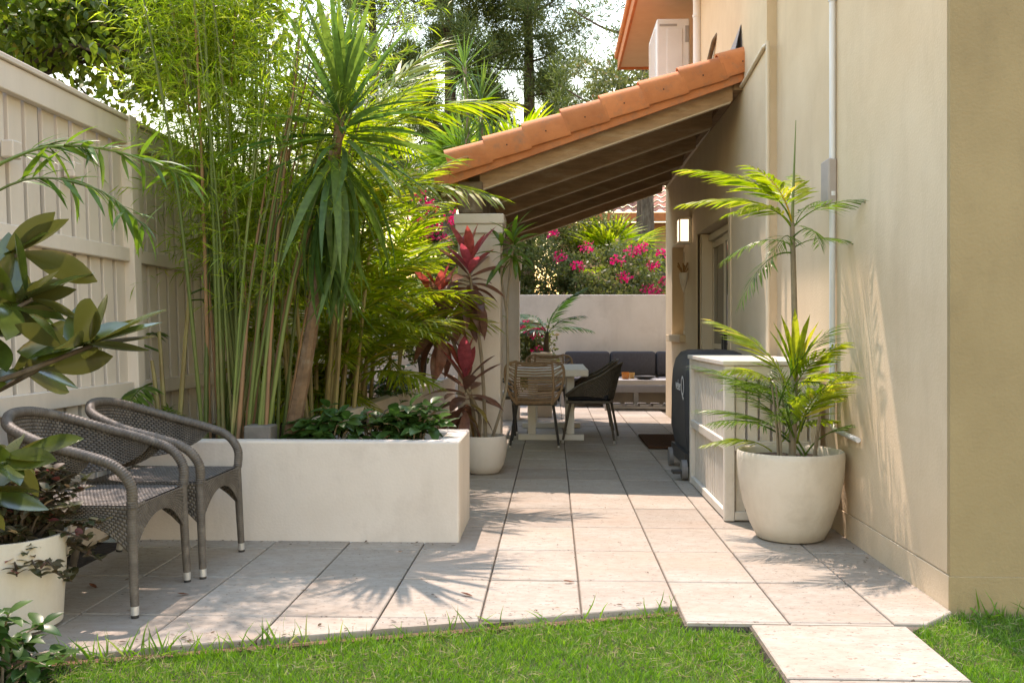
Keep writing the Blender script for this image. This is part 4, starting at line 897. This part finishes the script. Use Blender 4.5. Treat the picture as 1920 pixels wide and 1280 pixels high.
# --- magnolia, foreground left
def magnolia():
    rng = rg(91); base = (-1.72, 2.35, -.02); t = thing('magnolia', 'magnolia shrub with big glossy leaves and rusty undersides in the left foreground', 'magnolia', base); b = np.array(base)
    ml = []
    for dr, fo in ((.05, .25), (.2, .15), (-.1, .3)):
        V_, F_ = leaf(1, .36, 8, fo, dr, .52); ml.append(fmesh('leaf', V_, F_, np.zeros(len(F_), int), L_MAG, rng))
    def at(u, v, y):                              # design helper: sideways and height at a depth
        return np.array([y*((u-960)/1840-.0418), y, 1.12-(v-622)*y/1840])
    tips = [(at(165, 645, 2.25), 16), (at(40, 560, 2.3), 14), (at(20, 470, 2.35), 9), (at(60, 690, 2.35), 9), (at(10, 860, 2.35), 13), (at(-40, 620, 2.3), 10), (at(-60, 930, 2.3), 10)]
    st = b+[0, 0, .5]; limb('stem', [b, b+[.02, 0, .5], b+[.05, 0, 1.0], b+[.05, 0, 1.45]], .022, .012, M_BARK, t)
    for p, n in tips:
        s = b+[.05, 0, max(.4, min(1.3, p[2]-.12))]
        limb('branch', [s, (s+p)/2+[0, 0, -.03], p], .010, .005, M_BARK, t, 6)
        for k in range(n):
            a = k*2.399+rng.normal(0, .3); e = rng.uniform(-.7, .9); d = np.array([math.cos(a)*math.cos(e)+.35, math.sin(a)*math.cos(e)*.8, math.sin(e)])
            pos = p+np.array([-.02*(k/n)*4, 0, -.01*k/n])-b
            place('leaf', ml[k % 3], pos, d, rng.uniform(.13, .20), t, rng.normal(0, .9))
magnolia()
# --- arching bamboo stem from the left
def arching():
    rng = rg(95); base = (-2.02, 3.15, -.02); b = np.array(base); t = thing('arching_cane', 'arching cane with narrow dark leaves reaching in from the left', 'plant', base)
    f = interp([b, b+[.02, 0, .9], b+[.1, 0, 1.55], b+[.30, .0, 1.73], b+[.55, .02, 1.74], b+[.80, .05, 1.66]])
    MB().tube([tuple(p) for p in f(np.linspace(0, 1, 24))], list(np.linspace(.010, .003, 24)), 6).build('cane', M_CULM, t, True)
    f2 = interp([b+[.1, 0, 1.55], b+[.32, -.02, 1.64], b+[.55, -.03, 1.60], b+[.70, -.03, 1.48]])
    MB().tube([tuple(p) for p in f2(np.linspace(0, 1, 14))], list(np.linspace(.005, .002, 14)), 5).build('side_cane', M_CULM, t, True)
    parts = []
    for ff, t0, n in ((f, .58, 62), (f2, .25, 40)):
        s = np.linspace(t0, 1, n)+rng.normal(0, .006, n); p = ff(s); tan = norm(ff(np.clip(s+.01, 0, 1))-ff(s-.01)); d = tan*.9+rng.normal(0, .5, (n, 3)); d[:, 2] -= .12
        parts.append(inst(leaf(1, .13, 4, .25, .25, .35), frames(d, rng.normal(0, .4, n)), rng.uniform(.09, .16, n), p))
    foliage('foliage', parts, L_PALMD, rng, t)
arching()
# --- small leafy shrubs
def shrub(name, label, base, stems, m, L, W, seed, nl=9, dr=.25, stem_m=M_STEM):
    rng = rg(seed); t = thing(name, label, 'shrub', base); b = np.array(base); parts = []; lf = leaf(1, W/L, 5, .3, dr, .45)
    mb = MB()
    for e in stems:
        e = np.array(e); f = interp([b+[(e[0]-b[0])*.3, (e[1]-b[1])*.3, 0], (b+e)/2+[0, 0, .05], e]); limb('stem', [tuple(f(0.)), tuple(f(.5)), tuple(f(1.))], .006, .003, stem_m, t, 5)
        for k in range(nl):
            s = .45+.55*(k/(nl-1))**.8; a = k*2.399+rng.uniform(0, .6); el = -.35+1.1*(k/nl)+rng.normal(0, .2)
            d = np.array([[math.cos(a)*math.cos(el), math.sin(a)*math.cos(el), math.sin(el)]]); parts.append(inst(lf, frames(d, rng.normal(0, .3, 1)), rng.uniform(.7, 1.15, 1)*L, f(s)[None]))
    foliage('foliage', parts, m, rng, t); return t
def spots(rng, c, r, n): 
    u = rdirs(rng, n, .5, .8); return np.array(c)+u*np.array(r)*(.45+.55*rng.random(n))[:, None]
shrub('leafy_shrub', 'dark green leafy shrub at the left of the raised planter beside the bamboo', (-1.28, 5.48, .46), spots(rg(1), (-1.28, 5.48, .50), (.34, .16, .22), 34), L_SHRUB, .105, .055, 101)
shrub('leafy_shrub', 'bright green leafy shrub at the right corner of the raised planter', (-.80, 5.5, .46), spots(rg(2), (-.82, 5.5, .51), (.27, .17, .26), 34), L_SHRUB, .11, .058, 102)
shrub('small_shrub', 'small reddish dark leaved shrub between the two planter shrubs', (-1.02, 5.5, .46), spots(rg(3), (-1.02, 5.5, .5), (.15, .12, .2), 14), L_LORO, .06, .03, 103)
shrub('ground_cover', 'low ground cover on the far planter behind the red cordyline', (-1.55, 9.2, .46), spots(rg(4), (-1.55, 9.2, .5), (.35, .9, .35), 50), L_SHRUB, .09, .04, 104)
shrub('corner_shrub', 'low glossy green shrub in the bottom left corner below the cylinder pot', (-1.80, 3.12, -.02), spots(rg(5), (-1.80, 3.12, .02), (.26, .2, .27), 32), L_SHRUB, .085, .042, 105)
shrub('loropetalum', 'purple tinged small leaved shrub growing in the cylinder pot', (-2.08, 3.66, .31), spots(rg(6), (-2.05, 3.68, .33), (.34, .28, .34), 120), L_LORO, .048, .028, 106, 18, stem_m=M_BARK)
shrub('fern_shrub', 'feathery grey green seedling by the fence beside the bamboo', (-2.2, 5.6, .46), spots(rg(7), (-2.2, 5.6, .5), (.12, .1, .4), 12), L_PALMD, .07, .014, 107, 16)
# --- cordyline and green dracaena in the round pot
def cordyline():
    rng = rg(111); base = (CP[0], CP[1], .265); b = np.array(base); t = thing('red_cordyline', 'burgundy and red cordyline with three leafy heads in the round white pot', 'cordyline', base)
    lm = {}
    for m in (L_CORD, L_CORDR):
        lm[m] = []
        for dr in (.1, .35, .6): V_, F_ = leaf(1, .27, 7, .3, dr, .55); lm[m].append(fmesh('leaf', V_, F_, np.zeros(len(F_), int), m, rng))
    for c, off, n, red in (((-.66, 7.74, 1.58), .02, 34, 11), ((-.90, 7.74, 1.28), -.05, 28, 5), ((-.69, 7.70, .68), -.04, 28, 5)):
        c = np.array(c); limb('stem', [b+[off, 0, 0], (b+c)/2+[.04, 0, 0], c], .016, .012, M_STEM, t)
        for k in range(n):
            q = k/n; a = k*2.399+rng.normal(0, .2); el = 1.35-2.3*q+rng.normal(0, .12)
            d = np.array([math.cos(a)*math.cos(el), math.sin(a)*math.cos(el), math.sin(el)])
            m = L_CORDR if k < red else L_CORD
            place('leaf', lm[m][0 if q < .4 else (1 if q < .7 else 2)], c+np.array([0, 0, .10-.34*q])-b, d, rng.uniform(.26, .40)*(1.05 if k < red else 1), t, rng.normal(0, .3))
cordyline()
def greendrac():
    rng = rg(112); base = (CP[0]+.07, CP[1]-.02, .265); b = np.array(base); t = thing('green_dracaena', 'slim green dracaena on a bare pale stem beside the red cordyline', 'dracaena', base)
    V_, F_ = leaf(1, .17, 6, .3, .35, .5); me = fmesh('leaf', V_, F_, np.zeros(len(F_), int), L_PALMD, rng)
    e1 = np.array([-.31, 7.74, 1.78]); k1 = b+[.12, 0, .45]; k2 = b+[.12, 0, 1.0]
    limb('stem', [b, k1, k2, e1+[-.02, 0, -.1], e1], .013, .008, M_STEM, t); e2 = e1+[-.10, .02, -.04]; limb('stem', [k2, (k2+e2)/2+[-.02, 0, .05], e2], .010, .007, M_STEM, t)
    for c, n in ((e1, 26), (e2, 8)):
        for k in range(n):
            q = k/n; a = k*2.399; el = 1.3-2.1*q; d = np.array([math.cos(a)*math.cos(el), math.sin(a)*math.cos(el), math.sin(el)])
            place('leaf', me, c+np.array([0, 0, .10-.2*q])-b, d, rng.uniform(.18, .28), t, rng.normal(0, .3))
greendrac()
# --- palm in the egg pot
def pot_palm():
    rng = rg(121); base = (BP[0]+.01, BP[1], .43); b = np.array(base); t = thing('potted_palm', 'slender palm with a tall stem and bright fronds in the egg shaped pot', 'palm', base)
    top = b+np.array([.0, .0, 1.28]); limb('stem', [b, b+[.015, 0, .6], top], .022, .014, M_STEM, t, 8)
    MB().tube([tuple(top), tuple(top+[.01, 0, .28]), tuple(top+[.02, 0, .56])], [.010, .006, .002], 6).build('spear', M_CULM, t, True)
    up = [fr_mesh(L_PALM, L=1., n=20, ll=.40, lw=.042, rise=.0, droop=d, ang=55, vee=.25, hang=.3, start=.25) for d in (1.0, 1.45)]
    lo = [fr_mesh(L_PALMD, L=1., n=22, ll=.38, lw=.019, rise=.0, droop=d*1.3, ang=58, vee=.2, hang=.3, start=.35) for d in (.5, .9)]
    for me, d, L, zz in ((up[1], (-.36, -.12, 1.0), .56, .0), (up[1], (-.45, .2, .9), .50, -.02), (up[0], (-.35, -.45, 1.1), .50, .0), (up[1], (-.55, -.35, .8), .44, -.03), (lo[1], (.55, -.35, .8), .44, -.03), (lo[0], (.35, .5, .8), .42, -.05), (lo[1], (-.25, -.75, .45), .42, -.12), (lo[1], (-.75, -.45, .05), .42, -.16), (lo[1], (.30, -.85, .45), .44, -.08), (up[0], (.1, .3, 1.2), .46, 0), (lo[1], (.42, -.1, .35), .36, -.14), (lo[1], (-.4, .3, .3), .40, -.12)):
        place('frond', me, top-b+np.array([0, 0, zz]), d, L, t, rng.normal(0, .2))
    for k in range(7):                               # pleated half open leaf low on the stem
        a = -.5+k*.16; place('leaflet', PFLEAF, np.array([.01, -.02, .42]), (math.sin(a)*.8, -.15, 1), .42-.03*abs(k-3), t, .3)
    for k in range(30):
        a = k*2.399; el = rng.uniform(.55, 1.35); h = rng.uniform(0, .36)
        d = np.array([math.cos(a)*math.cos(el), math.sin(a)*math.cos(el)*.9, math.sin(el)]); d[0] = min(d[0], .42)
        place('frond', (lo+up[:1])[k % 3], (rng.normal(0, .05), rng.normal(0, .05), h), d, rng.uniform(.34, .62)*(.75 if d[0] > .2 else 1), t, rng.normal(0, .3))
    for k in range(6):
        a = rng.uniform(0, 6.28); p = np.array([math.cos(a)*.12, math.sin(a)*.12, 0]); limb('side_stem', [b+p, b+p*1.2+[0, 0, .2], b+p*1.5+[0, 0, .4]], .008, .004, M_STEM, t, 5)
_v, _f = leaf(1, .11, 5, .5, .12, .55); PFLEAF = fmesh('leaflet', _v, _f, np.zeros(len(_f), int), L_PALM, frng)
pot_palm()
PK = [fr_mesh(L_SHRUB, L=1., n=26, ll=.34, lw=.034, rise=.0, droop=d, ang=56, vee=.15, hang=.35) for d in (.9, 1.2)]
def kentia():
    rng = rg(131); base = (SP[0]+.06, SP[1], .85); b = np.array(base); t = thing('kentia_palm', 'dark kentia palm with drooping fronds against the white back wall', 'palm', base)
    limb('stem', [b, b+[.0, 0, .12], b+[.01, 0, .26]], .045, .025, M_BARK, t)
    for d, L in (((.55, -.3, .8), .62), ((-.7, -.3, .8), .72), ((-.45, .4, 1.0), .70), ((-.9, .1, .5), .6), ((.75, .2, .55), .58), ((.12, -.1, 1.4), .75), ((-.5, -.7, .5), .5)):
        place('frond', PK[int(rng.integers(0, 2))], (.01, 0, .24), d, L, t, rng.normal(0, .2))
kentia()
# --- fallen leaves
V_, F_ = leaf(1, .4, 4, .4, -.2, .5); DL = fmesh('fallen_leaf', V_, F_, np.zeros(len(F_), int), L_DRY, frng)
for (x, y, a, s_, lb) in ((-.34, 4.14, 1.2, .055, 'curled red brown leaf on the paver left of the long joint'), (.095, 4.39, 1.7, .05, 'brown leaf lying on the joint crossing near the lawn'), (-1.99, 4.2, .9, .06, 'dry brown leaf under the nearest wicker armchair'), (-1.55, 4.12, 2.0, .045, 'dry brown leaf in front of the nearest armchair leg')):
    o = link('fallen_leaf', DL, None, M=Matrix.Translation((x, y, .004)) @ Matrix.Rotation(a, 4, 'Z') @ Matrix.Scale(s_, 4)); tag(o, lb, 'leaf', 'dry leaves on the paving')

# ================================================================== neighbouring house behind
N_ = thing('neighbour_house', 'neighbouring house with a wavy tiled roof beyond the hedge', 'house', (5.5, 27, 0))
MB().box(.2, 10, 26, 34, -.09, 4.0).build('wall', mat('tan_brick', (.42, .26, .15), (.35, .21, .12), .9, 8), N_)
MB().box(-.2, 10.4, 25.45, 25.6, 3.98, 4.2, .01).build('fascia', M_TERRA, N_)
mb = MB(); nx = 240; ny = 14
for j in range(ny):
    a, b_ = j/ny, (j+1)/ny+.02; Vv = []
    for q, dz in ((a, .05), (b_, .0)):
        for i in range(nx+1): x = -.3+10.8*i/nx; Vv.append((x, 25.5+4.5*q, 4.2+2.4*q+dz+.035*math.sin(2*math.pi*x/.27)))
    mb.add(Vv, [(i, i+1, nx+2+i, nx+1+i) for i in range(nx)])
mb.build('roof', mat('old_terracotta', (.42, .17, .10), (.30, .12, .08), .85, 5, c3=(.5, .38, .32), s3=3), N_, True)
w_ = MB().box(1.6, 3.2, 25.97, 25.998, 1.8, 3.3).build('window', M_CREAMTRIM, N_)
for k in range(2): MB().box(1.68+.76*k, 2.36+.76*k, 25.955, 25.969, 1.88, 3.22).build('pane', M_GLASS, w_)
t = thing('tree_trunk', 'dark rough tree trunk rising behind the hedge near the house wall', 'tree', (1.95, 20.5, 0))
limb('trunk', [(1.93, 20.5, -.05), (1.98, 20.5, 2.5), (1.92, 20.5, 5.5)], .15, .12, M_BARK, t, 10)
rng = rg(141); stuff(foliage('crown', clumpy(rng, (1.6, 20.8, 6.4), (1.2, 1.2, .8), 16, 2500, LB, .10, .4), L_HEDGE, rng, t))
b_ = thing('pale_shrub', 'pale olive bush behind the hedge under the veranda rafters', 'shrub', (.5, 19.0, 0))
limb('stem', [(.5, 19, 0), (.55, 19, 1.2), (.5, 19, 2.4)], .05, .02, M_BARK, b_)
stuff(foliage('foliage', clumpy(rng, (.2, 19, 2.9), (1.3, .6, .7), 40, 9000, LB, .07, .3), L_HEDGE, rng, b_))

# --- crumbs of leaf litter on the paving
rng = rg(151); n = 420
x = np.concatenate([rng.uniform(-2.2, 1.5, 180), rng.uniform(-2.2, -.5, 90), rng.uniform(-1.6, .5, 100), rng.uniform(1.2, 1.58, 50)])
y = np.concatenate([rng.uniform(3.6, 7.6, 180), 5.19-np.abs(rng.normal(0, .03, 90)), np.zeros(100), rng.uniform(4.1, 5.2, 50)]); y[270:370] = kx*(x[270:370]-LX0)+LY0+.01+np.abs(rng.normal(0, .07, 100))
k = (y > kx*(x-LX0)+LY0+.01) & ~((x < -.5) & (y > 5.2)) & ~((x > 1.0) & (y > 5.75)) & (np.hypot(x-BP[0], y-BP[1]) > .2); x, y = x[k], y[k]; n = len(x)
d = rng.normal(size=(n, 3)); d[:, 2] = .02
lt = foliage('leaf_litter', [inst(leaf(1, .38, 3, .4, -.1, .5), frames(d, rng.normal(0, .3, n)), rng.choice([.008, .012, .018, .028], n, p=[.45, .3, .2, .05]), np.stack([x, y, np.full(n, .0045)], 1))], leafmat('litter', (.12, .07, .035), (.07, .05, .03), (.25, .16, .07), .8, .2), rng)
tag(lt, 'tiny brown crumbs of leaf litter scattered over the pavers', 'litter', kind='stuff')
